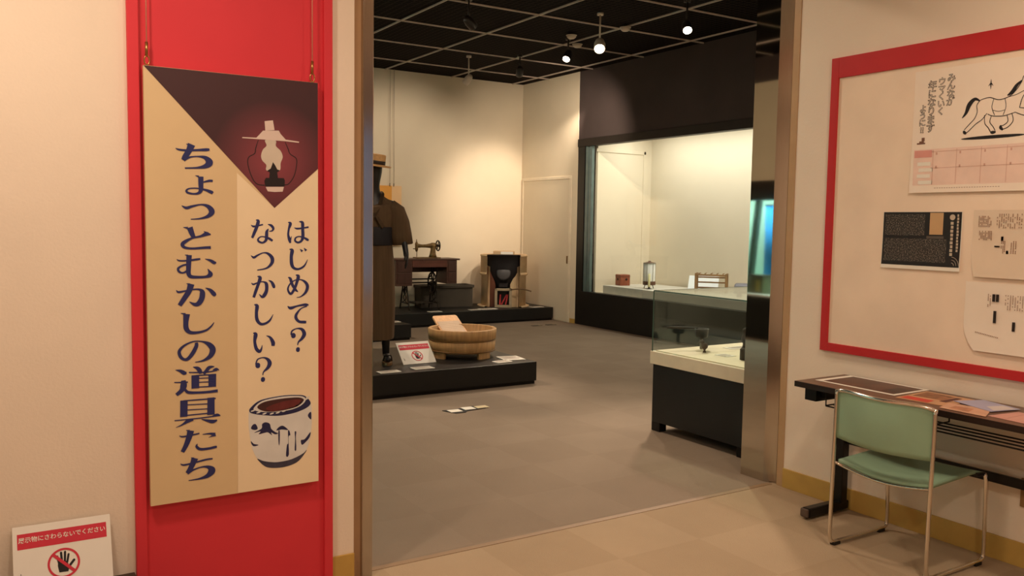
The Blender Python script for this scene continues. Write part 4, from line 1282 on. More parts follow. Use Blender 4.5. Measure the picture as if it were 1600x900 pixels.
# ------------------------------------------------------------------ sewing machine
MX, MY, MZ = 5.74, 11.72, 0.216
SM = Matrix.Translation((MX, MY, MZ)) @ Matrix.Rotation(math.radians(-3), 4, 'Z') @ Matrix.Diagonal((0.955, 1, 1, 1))
sm = thing('treadle_sewing_machine', 'old treadle sewing machine in a dark wooden table on the back platform', 'sewing machine', (MX, MY, MZ))
def S():
    return MB(SM)
S().box(-0.55, 0.555, -0.21, 0.21, 0.748, 0.772, 0.003).build('table_top', WOODD, sm)
S().box(-0.26, 0.33, -0.205, -0.185, 0.645, 0.748, 0.003).build('apron', mat('reddish_wood', (96, 54, 42), 0.4, vary=0.2, scale=5, stretch=(0.8, 6, 6)), sm)
S().box(-0.26, 0.33, 0.185, 0.205, 0.55, 0.748, 0.003).build('back_apron', WOODD, sm)
for x0, x1, zb, nm in ((-0.53, -0.26, 0.37, 'left_cabinet'), (0.33, 0.505, 0.39, 'right_cabinet')):
    b = S().box(x0, x1, -0.20, 0.20, zb, 0.748, 0.004).build('drawer_cabinet', WOODD, sm)
    S().box(x0 + 0.02, x1 - 0.02, -0.208, -0.199, zb + 0.03, 0.56, 0.003).build('drawer', mat('cabinet_front', (70, 42, 34), 0.4, vary=0.2, scale=5, stretch=(6, 6, 0.8)), b)
    S().box(x0 + 0.02, x1 - 0.02, -0.208, -0.199, 0.575, 0.73, 0.003).build('drawer', mat('cabinet_front', (70, 42, 34)), b)
# iron treadle frame: two end frames and a cross brace
for x in (-0.30, 0.20):
    mb = S()
    mb.tube(catmull([(x, -0.13, 0.74), (x, -0.10, 0.55), (x, -0.07, 0.40), (x, -0.12, 0.22), (x, -0.19, 0.0)], 5), 0.012, 8)
    mb.tube(catmull([(x, 0.13, 0.74), (x, 0.10, 0.55), (x, 0.07, 0.40), (x, 0.12, 0.22), (x, 0.19, 0.0)], 5), 0.012, 8)
    mb.tube([(x, -0.07, 0.40), (x, 0.07, 0.40)], 0.010, 8)
    mb.tube([(x, -0.16, 0.10), (x, 0.16, 0.10)], 0.010, 8)
    mb.tube(catmull([(x, -0.07, 0.40), (x, 0.06, 0.28), (x, -0.06, 0.18), (x, 0.10, 0.10)], 5), 0.007, 6)
    mb.tube(catmull([(x, 0.07, 0.40), (x, -0.06, 0.28), (x, 0.06, 0.18), (x, -0.10, 0.10)], 5), 0.007, 6)
    mb.build('leg_frame', IRON, sm)
mb = S()
for z in (0.40, 0.455):
    mb.tube([(-0.30, 0.02, z), (0.20, 0.02, z)], 0.011, 8)
for sx, x in ((1, -0.30), (-1, 0.20)):
    mb.tube(catmull([(x, 0.02, 0.60), (x + sx * 0.03, 0.02, 0.52), (x + sx * 0.10, 0.02, 0.455)], 6), 0.010, 8)
    mb.tube(catmull([(x, 0.02, 0.24), (x + sx * 0.03, 0.02, 0.34), (x + sx * 0.10, 0.02, 0.40)], 6), 0.010, 8)
    mb.tube([(x, 0.02, 0.24), (x, 0.02, 0.62)], 0.010, 8)
mb.build('cross_brace', IRON, sm)
WC = (0.155, -0.03, 0.40)
mb = S()
mb.tube([(WC[0], WC[1] + 0.155 * math.cos(2 * PI * k / 32), WC[2] + 0.155 * math.sin(2 * PI * k / 32)) for k in range(32)], 0.013, 8, True)
for k in range(5):
    a = 2 * PI * k / 5
    mb.tube([WC, (WC[0], WC[1] + 0.15 * math.cos(a), WC[2] + 0.15 * math.sin(a))], 0.008, 6)
mb.tube([(WC[0] - 0.03, WC[1], WC[2]), (WC[0] + 0.05, WC[1], WC[2])], 0.024, 12)
mb.build('flywheel', IRON, sm)
mb = S()
for k in range(7):
    mb.box(-0.16, 0.10, -0.15 + 0.045 * k, -0.125 + 0.045 * k, 0.095, 0.11, 0.002)
for x in (-0.16, -0.03, 0.10):
    mb.box(x - 0.012, x + 0.012, -0.16, 0.16, 0.085, 0.112, 0.002)
mb.build('treadle', IRON, sm)
S().tube([(0.12, -0.03, 0.11), (0.125, -0.04, 0.34)], 0.008, 8).build('pitman_rod', IRON, sm)
# machine head
BR = mat('machine_bronze', (122, 98, 62), 0.35, 0.6, vary=0.3, scale=30)
ZT = 0.772
def S():
    return MB(SM @ Matrix.Translation((0.06, 0, 0)))
S().box(-0.19, 0.22, -0.085, 0.085, ZT, ZT + 0.016, 0.003).build('machine_bed', BR, sm)
def ell(cx, cy, cz, ry, rz, n=14):
    return [(cx, cy + ry * math.cos(2 * PI * k / n), cz + rz * math.sin(2 * PI * k / n)) for k in range(n)]
def ellz(cx, cy, cz, rx, ry, n=14):
    return [(cx + rx * math.cos(2 * PI * k / n), cy + ry * math.sin(2 * PI * k / n), cz) for k in range(n)]
mb = S()
mb.loft([ellz(0.115, 0, ZT + 0.014, 0.068, 0.062), ellz(0.115, 0, ZT + 0.06, 0.05, 0.048), ellz(0.118, 0, ZT + 0.12, 0.040, 0.042), ellz(0.12, 0, ZT + 0.175, 0.045, 0.045),
         ellz(0.12, 0, ZT + 0.215, 0.05, 0.042), ellz(0.12, 0, ZT + 0.235, 0.03, 0.026)])
mb.loft([ell(0.16, 0, ZT + 0.19, 0.042, 0.042), ell(0.08, 0, ZT + 0.19, 0.04, 0.038), ell(0.0, 0, ZT + 0.185, 0.03, 0.026), ell(-0.08, 0, ZT + 0.185, 0.028, 0.024), ell(-0.15, 0, ZT + 0.19, 0.03, 0.034), ell(-0.175, 0, ZT + 0.19, 0.022, 0.026)])
mb.build('machine_arm', BR, sm)
mb = S()
mb.loft([ellz(-0.165, 0, ZT + 0.10, 0.012, 0.016), ellz(-0.165, 0, ZT + 0.13, 0.024, 0.028), ellz(-0.165, 0, ZT + 0.22, 0.024, 0.028), ellz(-0.165, 0, ZT + 0.25, 0.012, 0.014)])
mb.tube([(-0.165, 0, ZT + 0.25), (-0.165, 0, ZT + 0.285)], 0.007, 8)
mb.tube([(-0.165, -0.01, ZT + 0.105), (-0.165, -0.01, ZT + 0.02)], 0.006, 8)
mb.tube([(-0.165, 0.0, ZT + 0.14), (-0.225, -0.01, ZT + 0.145)], 0.007, 8)
mb.build('needle_head', BR, sm)
hx = 0.205
mb = S()
mb.tube([(hx, 0.075 * math.cos(2 * PI * k / 28), ZT + 0.19 + 0.075 * math.sin(2 * PI * k / 28)) for k in range(28)], 0.011, 8, True)
for k in range(4):
    a = 2 * PI * k / 4 + 0.4
    mb.tube([(hx, 0, ZT + 0.19), (hx, 0.07 * math.cos(a), ZT + 0.19 + 0.07 * math.sin(a))], 0.008, 6)
mb.tube([(0.16, 0, ZT + 0.19), (0.225, 0, ZT + 0.19)], 0.02, 12)
mb.build('handwheel', IRON, sm)

# dark box standing behind the machine
SB = Matrix.Translation((6.30, 12.06, 0.205)) @ Matrix.Rotation(math.radians(-6), 4, 'Z')
bx = thing('storage_box', 'dark grey open box on the back platform behind the sewing machine', 'box', (6.30, 12.06, 0.205))
GB = mat('box_dark_grey', (70, 62, 52), 0.7, vary=0.15, scale=4)
mb = MB(SB)
mb.box(-0.45, 0.42, -0.15, 0.15, 0, 0.02)
mb.box(-0.45, 0.42, -0.15, -0.13, 0.02, 0.33)
mb.box(-0.45, 0.42, 0.13, 0.15, 0.02, 0.33)
mb.box(-0.45, -0.43, -0.13, 0.13, 0.02, 0.33)
mb.box(0.40, 0.42, -0.13, 0.13, 0.02, 0.33)
mb.build('box_body', GB, bx)
mb = MB(SB)
mb.box(-0.47, 0.44, -0.17, -0.128, 0.30, 0.345, 0.004)
mb.box(-0.47, 0.44, 0.128, 0.17, 0.30, 0.345, 0.004)
mb.box(-0.47, -0.428, -0.128, 0.128, 0.30, 0.345, 0.004)
mb.box(0.398, 0.44, -0.128, 0.128, 0.30, 0.345, 0.004)
mb.build('rim', GB, bx)

# ------------------------------------------------------------------ cut-away stove
VX, VY, VZ = 7.20, 11.74, 0.205
VM = Matrix.Translation((VX, VY, VZ)) @ Matrix.Rotation(math.radians(-32), 4, 'Z')
sv = thing('cutaway_stove', 'cut-open cylindrical clay stove with black cone inside, at the right end of the back platform', 'stove', (VX, VY, VZ))
CLAY = mat('stove_clay', (204, 176, 138), 0.8, vary=0.12, scale=6, bump=0.3, bscale=60)
CLAYR = mat('stove_red_clay', (112, 68, 50), 0.8, vary=0.2, scale=6)
STOVEBLK = mat('stove_black', (34, 30, 32), 0.6, vary=0.3, scale=10)  # near-black tone of the cone, firebox back and draught door
A0, A1 = math.radians(-62), math.radians(242)
def V():
    return MB(VM)
R0 = 0.36
prof = [(R0, 0.0), (R0, 0.52), (R0 + 0.012, 0.53), (R0 + 0.012, 0.80), (R0 + 0.02, 0.805), (R0 + 0.02, 0.83), (R0 - 0.05, 0.83), (R0 - 0.05, 0.0), (R0, 0.0)]
V().lathe(prof, (0, 0, 0), 48, math.radians(-46), math.radians(226)).build('outer_wall', CLAY, sv)
V().lathe([(R0 + 0.016, 0.50), (R0 + 0.026, 0.515), (R0 + 0.026, 0.535), (R0 + 0.016, 0.55)], (0, 0, 0), 48, math.radians(-46), math.radians(226)).build('band', CLAY, sv)
V().lathe([(0.13, 0.29), (0.20, 0.36), (0.265, 0.50), (0.30, 0.66), (0.325, 0.825), (0.335, 0.83), (0.30, 0.83), (0.2, 0.5), (0.08, 0.33)], (0, -0.02, 0), 44).build('black_cone', STOVEBLK, sv)
V().lathe([(0.002, -0.012), (0.095, -0.010), (0.115, 0.0), (0.095, 0.012), (0.03, 0.03), (0.002, 0.03)], (0.0, -0.295, 0.545), 28, axis=(0, -1, 0.25)).build('grate_disc', mat('stove_grey', (74, 72, 74), 0.5, vary=0.2), sv)
mb = V()
mb.prism([(-0.30, -0.16, 0.0), (-0.13, -0.22, 0.0), (-0.13, -0.22, 0.38), (-0.22, -0.20, 0.58), (-0.30, -0.16, 0.70)], (0.02, 0.12, 0))
mb.build('brick_core', CLAYR, sv)
mb = V()
mb.prism([(0.29, -0.16, 0.0), (0.11, -0.22, 0.0), (0.11, -0.22, 0.36), (0.20, -0.20, 0.56), (0.29, -0.16, 0.70)], (-0.02, 0.12, 0))
mb.build('plaster_core', CLAY, sv)
mb = V()
for x0, x1, zz0, zz1 in ((-0.135, -0.095, 0.02, 0.30), (0.095, 0.135, 0.02, 0.30), (-0.135, 0.135, 0.265, 0.30), (-0.135, 0.135, 0.0, 0.035)):
    mb.box(x0, x1, -0.30, -0.18, zz0, zz1, 0.003)
mb.build('firebox_frame', mat('firebox_stone', (176, 158, 130), 0.8, vary=0.1), sv)
V().box(-0.095, 0.095, -0.20, -0.185, 0.035, 0.265).build('firebox_dark', STOVEBLK, sv)
mb = V()
for x0, t in ((-0.05, 0.1), (0.0, 0.9), (0.05, 0.35)):
    mb.bar((x0 - 0.03 * t, -0.235, 0.04), (x0 + 0.06 * t, -0.215, 0.20), 0.022, 0.018, (0, 1, 0), 0.003)
mb.build('red_coals', mat('ember_red', (186, 58, 58), 0.6, vary=0.3, scale=20), sv)
V().box(-0.07, 0.07, -0.265, -0.20, 0.32, 0.385, 0.004).build('draught_door', STOVEBLK, sv)
V().lathe([(R0 + 0.04, 0.0), (R0 + 0.06, 0.0), (R0 + 0.06, 0.02), (R0, 0.02)], (0, 0, 0), 48, math.radians(-46), math.radians(226)).build('foot_ring', CLAY, sv)
mb = V()
mb.tube(catmull([(0.12, -0.30, 0.285), (0.28, -0.30, 0.30), (0.40, -0.28, 0.275), (0.44, -0.27, 0.26)], 5), [0.010] * 15 + [0.014], 8)
mb.build('poker', mat('poker_brown', (110, 84, 56), 0.5), sv)
tr_ = thing('wooden_tray', 'small pale frame tray lying on top of the cut-open stove', 'tray', (VX - 0.02, VY, VZ + 0.83))
mb = V()
mb.box(-0.17, 0.17, -0.15, -0.13, 0.832, 0.885, 0.003)
mb.box(-0.17, 0.17, 0.13, 0.15, 0.832, 0.885, 0.003)
mb.box(-0.17, -0.15, -0.13, 0.13, 0.832, 0.885, 0.003)
mb.box(0.15, 0.17, -0.13, 0.13, 0.832, 0.885, 0.003)
mb.build('frame', mat('tray_tan', (198, 166, 128), 0.6), tr_)
V().box(-0.05, 0.145, -0.156, -0.1505, 0.837, 0.880).build('white_label', PAPER, tr_)
V().box(-0.34, 0.34, -0.131, 0.131, 0.831, 0.838).build('base_board', mat('tray_tan', (198, 166, 128)), tr_)

# orange panel on the back wall, hung by two wires
op = thing('wall_panel', 'orange and cream panel on the back wall behind the mannequin', 'panel', (5.30, HB, 1.15))
MB().box(4.90, 5.455, HB - 0.03, HB - 0.002, 1.16, 2.085, 0.002).build('orange_part', mat('panel_orange', (232, 164, 74), 0.6, vary=0.04), op)
MB().box(5.455, 5.62, HB - 0.03, HB - 0.002, 1.16, 2.085, 0.002).build('cream_part', mat('panel_cream', (240, 200, 152), 0.6, vary=0.03), op)
for lab, x in (('thin pale wire hanging before the back wall, left of the pair', 5.42), ('thin pale wire hanging before the back wall, right of the pair', 5.485)):
    t = thing('ceiling_wire', lab, 'wire', (x, HB - 0.02, CZ), 'ceiling wires')
    MB().tube([(x, HB - 0.035, 2.085), (x, HB - 0.035, CZ)], 0.0035, 6).build('cable', mat('wire_grey', (170, 150, 132), 0.4), t)
    MB().tube([(x, HB - 0.035, 2.075), (x, HB - 0.035, 2.12)], 0.008, 8).build('clip', BRUSHED, t)

# ------------------------------------------------------------------ mannequin
NX, NY, NZ = 3.125, 7.40, PH
NM = Matrix.Translation((NX, NY, NZ)) @ Matrix.Rotation(math.radians(-20), 4, 'Z')
mn = thing('mannequin', 'black mannequin in a brown kimono, dark sash and straw boater on the near platform', 'mannequin', (NX, NY, NZ))

def skinned(name, J, E, root, material, parent, M, sub=2):
    names = list(J)
    me = bpy.data.meshes.new(name)
    off = origin(parent)
    me.from_pydata([(M @ Vector(J[k][:3])) - off for k in names], [(names.index(a), names.index(b)) for a, b in E], [])
    o = bpy.data.objects.new(name, me)
    COL.objects.link(o)
    o.modifiers.new('skin', 'SKIN')
    sk = me.skin_vertices[0].data
    for i, k in enumerate(names):
        r = J[k][3]
        sk[i].radius = (r, J[k][4] if len(J[k]) > 4 else r)
        sk[i].use_root = (k == root)
    sb = o.modifiers.new('sub', 'SUBSURF')
    sb.levels = sb.render_levels = sub
    dg = bpy.context.evaluated_depsgraph_get()
    out = bpy.data.meshes.new_from_object(o.evaluated_get(dg))
    bpy.data.objects.remove(o)
    for p in out.polygons:
        p.use_smooth = True
    out.materials.clear()
    out.materials.append(material)
    r = bpy.data.objects.new(name, out)
    COL.objects.link(r)
    r.parent = parent
    return r

J = {'pelvis': (0, 0, 0.96, 0.11), 'spine': (0, 0, 1.16, 0.105), 'chest': (0, 0.0, 1.40, 0.125), 'neck0': (0, 0.01, 1.56, 0.062), 'neck1': (0, 0.0, 1.65, 0.050),
     'jaw': (0, -0.018, 1.715, 0.062), 'face': (0, -0.012, 1.785, 0.080), 'skull': (0, 0.004, 1.845, 0.078), 'crown': (0, 0.006, 1.90, 0.045)}
E = [('pelvis', 'spine'), ('spine', 'chest'), ('chest', 'neck0'), ('neck0', 'neck1'), ('neck1', 'jaw'), ('jaw', 'face'), ('face', 'skull'), ('skull', 'crown')]
for s, q in ((1, 'l'), (-1, 'r')):
    J.update({q + 'sh': (s * 0.165, 0.005, 1.47, 0.058), q + 'el': (s * 0.262, 0.0, 1.235, 0.040), q + 'wr': (s * 0.284, -0.11, 1.055, 0.027), q + 'pm': (s * 0.288, -0.130, 1.000, 0.030),
              q + 'hip': (s * 0.085, 0, 0.90, 0.085), q + 'kn': (s * 0.10, -0.015, 0.50, 0.058), q + 'an': (s * 0.115, 0.02, 0.105, 0.036),
              q + 'hl': (s * 0.115, 0.03, 0.075, 0.034), q + 'bl': (s * 0.125, -0.10, 0.062, 0.032), q + 'to': (s * 0.13, -0.165, 0.056, 0.024)})
    E += [('chest', q + 'sh'), (q + 'sh', q + 'el'), (q + 'el', q + 'wr'), (q + 'wr', q + 'pm'), ('pelvis', q + 'hip'), (q + 'hip', q + 'kn'), (q + 'kn', q + 'an'),
          (q + 'an', q + 'hl'), (q + 'hl', q + 'bl'), (q + 'bl', q + 'to')]
    for i, (dx, dy, ln) in enumerate(((0.010, -0.030, 0.070), (0.006, -0.012, 0.078), (0.003, 0.006, 0.074), (-0.002, 0.022, 0.058))):
        a, b, c = q + 'f%da' % i, q + 'f%db' % i, q + 'f%dc' % i
        x, y, z = s * (0.290 + dx * 0.3), -0.136 + dy, 0.973
        J[a] = (x, y, z, 0.0095)
        J[b] = (x - s * 0.004, y - 0.008, z - ln * 0.55, 0.0088)
        J[c] = (x - s * 0.016, y - 0.012, z - ln, 0.0075)
        E += [(q + 'pm', a), (a, b), (b, c)]
    J[q + 'ta'] = (s * 0.276, -0.164, 1.010, 0.011)
    J[q + 'tb'] = (s * 0.270, -0.180, 0.970, 0.010)
    E += [(q + 'pm', q + 'ta'), (q + 'ta', q + 'tb')]
skinned('body', J, E, 'pelvis', mat('mannequin_black', (30, 27, 28), 0.45, vary=0.05), mn, NM)

KIM = mat('kimono_brown', (92, 74, 56), 0.9, vary=0.12, scale=40, stretch=(1, 1, 0.05), bump=0.3, bscale=220, spec=0.1)
KIMD = mat('kimono_collar', (78, 62, 47), 0.9, vary=0.1, scale=40, spec=0.1)
def ring(z, rx, ry, n=48, fold=0.0, ph=0.0, cx=0.0, cy=0.0):
    out = []
    for k in range(n):
        a = 2 * PI * k / n
        f = 1 + fold * (math.sin(5 * a + ph) * 0.6 + math.sin(9 * a - ph) * 0.4)
        out.append((cx + rx * f * math.cos(a), cy + ry * f * math.sin(a), z))
    return out
def scoop(r, d):
    return [(x, y, z - d * max(0.0, -y / 0.09) ** 1.5 * (1 if y < 0 else 0)) for x, y, z in r]
K = MB(NM)
K.loft([ring(0.235, 0.182, 0.160, fold=0.05, ph=0.4), ring(0.26, 0.186, 0.162, fold=0.05, ph=0.4), ring(0.60, 0.196, 0.160, fold=0.04, ph=0.8), ring(0.90, 0.190, 0.155, fold=0.025, ph=1.2),
        ring(1.10, 0.170, 0.142, fold=0.01), ring(1.19, 0.164, 0.138), ring(1.29, 0.176, 0.142), ring(1.40, 0.198, 0.146), ring(1.47, 0.200, 0.135),
        scoop(ring(1.515, 0.160, 0.116), 0.03), scoop(ring(1.545, 0.105, 0.092), 0.09), scoop(ring(1.575, 0.072, 0.078, cy=0.01), 0.13), scoop(ring(1.588, 0.064, 0.072, cy=0.012), 0.145)], cap=False)
kim = K.build('kimono', KIM, mn)
for s in (1, -1):
    sl = MB(NM)
    secs = []
    for (cx, cz, hl, hd, tilt) in ((0.13, 1.455, 0.085, 0.085, 0.9), (0.195, 1.40, 0.10, 0.085, 0.65), (0.228, 1.30, 0.102, 0.082, 0.35), (0.248, 1.20, 0.100, 0.080, 0.22), (0.262, 1.118, 0.098, 0.076, 0.10), (0.263, 1.112, 0.086, 0.064, 0.10), (0.255, 1.16, 0.06, 0.05, 0.2)):
        r = []
        for k in range(24):
            a = 2 * PI * k / 24
            u = hl * math.cos(a)
            r.append((s * (cx + u * math.cos(tilt)), -0.012 + hd * math.sin(a) * (1 + 0.06 * math.sin(4 * a)), cz + u * math.sin(tilt) + 0.0))
        secs.append(r)
    sl.loft(secs)
    sl.build('sleeve', KIM, kim)
c = MB(NM)
for s in (1, -1):
    pts = catmull([(s * 0.055, 0.060, 1.592), (s * 0.072, 0.005, 1.580), (s * 0.068, -0.048, 1.545), (s * 0.040, -0.112, 1.455), (s * -0.018, -0.150, 1.36), (s * -0.075, -0.146, 1.27)], 5)
    for a, b in zip(pts[:-1], pts[1:]):
        c.bar(a, b, 0.012, 0.038, up=(s * 0.75, -0.35, 0.35))
c.build('collar', KIMD, kim)
c = MB(NM)
c.tube(catmull([(-0.03, -0.148, 1.10), (-0.05, -0.168, 0.9), (-0.045, -0.17, 0.6), (-0.02, -0.166, 0.245)], 6), 0.008, 6)
c.build('front_edge', KIMD, kim)
ob_ = MB(NM)
ob_.loft([ring(1.105, 0.168, 0.148), ring(1.115, 0.174, 0.153), ring(1.19, 0.171, 0.150), ring(1.265, 0.180, 0.154), ring(1.275, 0.174, 0.150)])
sash = ob_.build('sash', mat('sash_navy', (30, 28, 34), 0.7, vary=0.15, scale=20), mn)
MB(NM).box(-0.07, 0.07, 0.145, 0.20, 1.12, 1.26, 0.02).build('sash_knot', mat('sash_navy', (30, 28, 34)), sash)
HM = NM @ Matrix.Translation((0.004, 0.0, 1.842)) @ Matrix.Rotation(math.radians(7), 4, 'Y') @ Matrix.Rotation(math.radians(6), 4, 'X')
STRAW = mat('straw', (206, 160, 106), 0.7, vary=0.15, scale=60, bump=0.4, bscale=120)
ht = MB(HM).lathe([(0.088, 0.0), (0.150, -0.006), (0.154, 0.0), (0.150, 0.004), (0.094, 0.008), (0.092, 0.095), (0.086, 0.103), (0.001, 0.105)], (0, 0, 0), 44).build('straw_hat', STRAW, mn)
MB(HM).lathe([(0.0925, 0.012), (0.0955, 0.013), (0.0950, 0.045), (0.092, 0.046)], (0, 0, 0), 44).build('hat_ribbon', mat('ribbon_dark', (46, 34, 30), 0.6), ht)
for s in (1, -1):
    g_ = MB(NM)
    sole = [(s * 0.122 + 0.048 * math.cos(a), -0.06 + 0.130 * math.sin(a)) for a in [2 * PI * k / 24 for k in range(24)]]
    g_.prism([(x, y, 0.004) for x, y in sole], (0, 0, 0.026))
    sd = g_.build('sandal', mat('sandal_brown', (112, 84, 52), 0.7, vary=0.2, scale=30), mn)
    st = MB(NM)
    st.tube(catmull([(s * 0.085, -0.05, 0.032), (s * 0.10, -0.09, 0.085), (s * 0.122, -0.125, 0.092), (s * 0.15, -0.08, 0.085), (s * 0.165, -0.05, 0.032)], 5), 0.008, 6)
    st.build('strap', mat('strap_dark', (44, 36, 30), 0.6), sd)

# ================================================================== BIG WALL CASE (right side of the hall)
CY0, CY1 = 4.4, 10.33
wc = thing('wall_display_case', 'large lit wall case with black base and frame on the right side of the hall', 'display case', (HX, 7.5, 0))
MB().box(HX, HX + 0.12, CY0, 10.67, 0.0, 0.515, 0.002).build('base_panel', BLACK, wc)
MB().box(HX - 0.012, HX + 0.12, 3.70, 10.67, 2.715, 2.83, 0.003).build('header_band', mat('case_header', (40, 33, 29), 0.5), wc)
MB().box(HX, HX + 0.12, 10.50, 10.67, 0.515, 2.715, 0.003).build('frame_post', BLACK, wc)
MB().box(HX, HX + 0.12, 3.70, CY0, 0.0, 2.715).build('frame_post', BLACK, wc)
GE = mat('glass_edge_teal', (92, 112, 112), 0.25, vary=0.1, spec=0.6)
for y0, y1 in ((10.335, 10.405), (10.42, 10.49)):
    MB().box(HX + 0.01, HX + 0.06, y0, y1, 0.515, 2.715, 0.004).build('glass_edge', GE, wc)
MB().box(HX + 0.03, HX + 0.036, CY0, 10.335, 0.515, 2.715).build('glass_front', pane('case_glass', (0.97, 0.985, 0.97), 0.6), wc)
CIN = mat('case_lining', (232, 222, 202), 0.8, vary=0.02, scale=2)
MB().box(9.03, 9.08, CY0, 10.40, 0.46, 3.05).build('back_lining', CIN, wc)
e = MB().box(HX + 0.12, 9.03, CY1, CY1 + 0.05, 0.46, 3.05).build('end_lining', CIN, wc)
MB().box(HX + 0.12, 9.03, CY0 - 0.05, CY0, 0.46, 3.05).build('end_lining', CIN, wc)
MB().box(HX + 0.04, 9.03, CY0, CY1, 0.455, 0.513).build('case_floor', CIN, wc)
MB().box(HX + 0.12, 9.03, CY0, CY1, 3.05, 3.09).build('case_ceiling', WHITE, wc)
mb = MB()
mb.box(7.94, 8.90, CY1 - 0.016, CY1, 2.63, 2.68, 0.003)
mb.box(8.86, 8.91, CY1 - 0.016, CY1, 0.515, 2.68, 0.003)
mb.build('service_door_frame', CIN, wc)
pw = thing('white_plinth', 'white plinth under the small wooden cube in the big wall case', 'plinth', (8.3, 9.7, 0.514), 'case plinths')
MB().box(8.02, 8.95, 9.245, 10.20, 0.514, 0.625, 0.003).build('body', mat('plinth_white_shaded', (214, 212, 204), 0.7), pw)  # white plinth greyed: the shade on its face is put into the colour
pw = thing('white_plinth', 'long white plinth under the lantern and the rack in the big wall case', 'plinth', (8.3, 8.0, 0.514), 'case plinths')
MB().box(7.98, 8.95, 6.2, 9.240, 0.514, 0.628, 0.003).build('body', WHITE, pw)

# wooden cube
cb = thing('wooden_cube', 'small reddish wooden cube with a round hole in the big wall case', 'box', (8.30, 10.08, 0.625))
CMx = Matrix.Translation((8.30, 10.08, 0.625)) @ Matrix.Rotation(math.radians(-12), 4, 'Z')
MB(CMx).box(-0.082, 0.082, -0.082, 0.082, 0.001, 0.165, 0.004).build('body', mat('cube_wood', (150, 84, 58), 0.5, vary=0.25, scale=10, stretch=(6, 6, 1)), cb)
MB(CMx).lathe([(0.001, 0.0), (0.018, 0.0), (0.018, 0.003), (0.001, 0.003)], (-0.0845, 0.0, 0.095), 20, axis=(-1, 0, 0)).build('hole', mat('hole_dark', (50, 24, 20), 0.8), cb)
MB(CMx).lathe([(0.001, 0.0), (0.018, 0.0), (0.018, 0.003), (0.001, 0.003)], (0.02, -0.0845, 0.095), 20, axis=(0, -1, 0)).build('hole', mat('hole_dark', (50, 24, 20)), cb)
MB(CMx).box(-0.086, 0.086, -0.086, 0.086, 0.135, 0.143, 0.002).build('lid_seam', mat('cube_seam', (112, 60, 44), 0.5), cb)

# paper lantern
ln = thing('paper_lantern', 'white paper lantern with brown base and short legs in the big wall case', 'lantern', (8.25, 9.42, 0.626))
LM = Matrix.Translation((8.25, 9.42, 0.6285)) @ Matrix.Rotation(math.radians(-35), 4, 'Z')
LB = mat('lantern_brown', (96, 62, 44), 0.5, vary=0.2)
MB(LM).lathe([(0.088, 0.05), (0.092, 0.055), (0.092, 0.10), (0.086, 0.105), (0.001, 0.105)], (0, 0, 0), 30).build('base_ring', LB, ln)
MB(LM).lathe([(0.083, 0.105), (0.083, 0.365), (0.080, 0.365), (0.080, 0.105)], (0, 0, 0), 30).build('paper_shade', mat('lantern_paper', (234, 236, 232), 0.7), ln)
mb = MB(LM)
for k in range(6):
    a = 2 * PI * k / 6
    mb.bar((0.085 * math.cos(a), 0.085 * math.sin(a), 0.10), (0.085 * math.cos(a), 0.085 * math.sin(a), 0.372), 0.008, 0.008)
mb.lathe([(0.080, 0.362), (0.090, 0.362), (0.090, 0.372), (0.080, 0.372)], (0, 0, 0), 30)
mb.build('frame', mat('lantern_frame', (160, 156, 140), 0.5), ln)
mb = MB(LM)
mb.lathe([(0.086, 0.372), (0.02, 0.385), (0.018, 0.398), (0.001, 0.40)], (0, 0, 0), 24)
mb.build('cap', LB, ln)
for k in range(3):
    a = 2 * PI * k / 3 - PI / 2
    MB(LM).tube([(0.06 * math.cos(a), 0.06 * math.sin(a), 0.055), (0.078 * math.cos(a), 0.078 * math.sin(a), 0.0)], 0.006, 8).build('leg', BLACKM, ln)
cd = thing('candle', 'pale yellow candle standing before the paper lantern', 'candle', (8.17, 9.33, 0.6285))
MB().tube([(8.17, 9.33, 0.652), (8.17, 9.33, 0.845)], 0.016, 14).tube([(8.17, 9.33, 0.843), (8.17, 9.33, 0.858)], 0.002, 6).build('wax', mat('candle_wax', (238, 232, 176), 0.5), cd)
MB().lathe([(0.001, 0.0), (0.034, 0.0), (0.034, 0.006), (0.014, 0.010), (0.012, 0.02), (0.024, 0.026), (0.001, 0.026)], (8.17, 9.33, 0.6285), 20).build('holder', BLACKM, cd)

# wooden rack with a leaning sheet
rk = thing('wooden_rack', 'small open wooden rack of posts and rails in the big wall case', 'rack', (8.66, 8.57, 0.628))
RM = Matrix.Translation((8.62, 8.55, 0.6295)) @ Matrix.Rotation(math.radians(-52), 4, 'Z')
RW = mat('rack_wood', (142, 108, 68), 0.55, vary=0.2, scale=8)
for x in (-0.205, 0.205):
    for y in (-0.075, 0.075):
        MB(RM).box(x - 0.014, x + 0.014, y - 0.014, y + 0.014, 0.0, 0.262, 0.003).build('post', RW, rk)
for z in (0.055, 0.13, 0.20):
    MB(RM).box(-0.19, 0.19, 0.066, 0.084, z - 0.010, z + 0.010, 0.002).build('rail', RW, rk)
MB(RM).box(-0.19, 0.19, -0.084, -0.066, 0.225, 0.250, 0.002).build('rail', RW, rk)
MB(RM).box(-0.19, 0.19, -0.084, 0.084, 0.02, 0.034, 0.002).build('shelf', RW, rk)
for x in (-0.205, 0.205):
    MB(RM).box(x - 0.008, x + 0.008, -0.06, 0.06, 0.06, 0.075, 0.002).build('side_rail', RW, rk)
    MB(RM).box(x - 0.010, x + 0.010, -0.065, 0.065, 0.235, 0.255, 0.002).build('side_rail', RW, rk)
mb = MB(RM)
for k in range(5):
    mb.tube([(-0.16 + 0.08 * k, -0.075, 0.258), (-0.16 + 0.08 * k, 0.075, 0.258)], 0.008, 8)
mb.build('spindles', RW, rk)
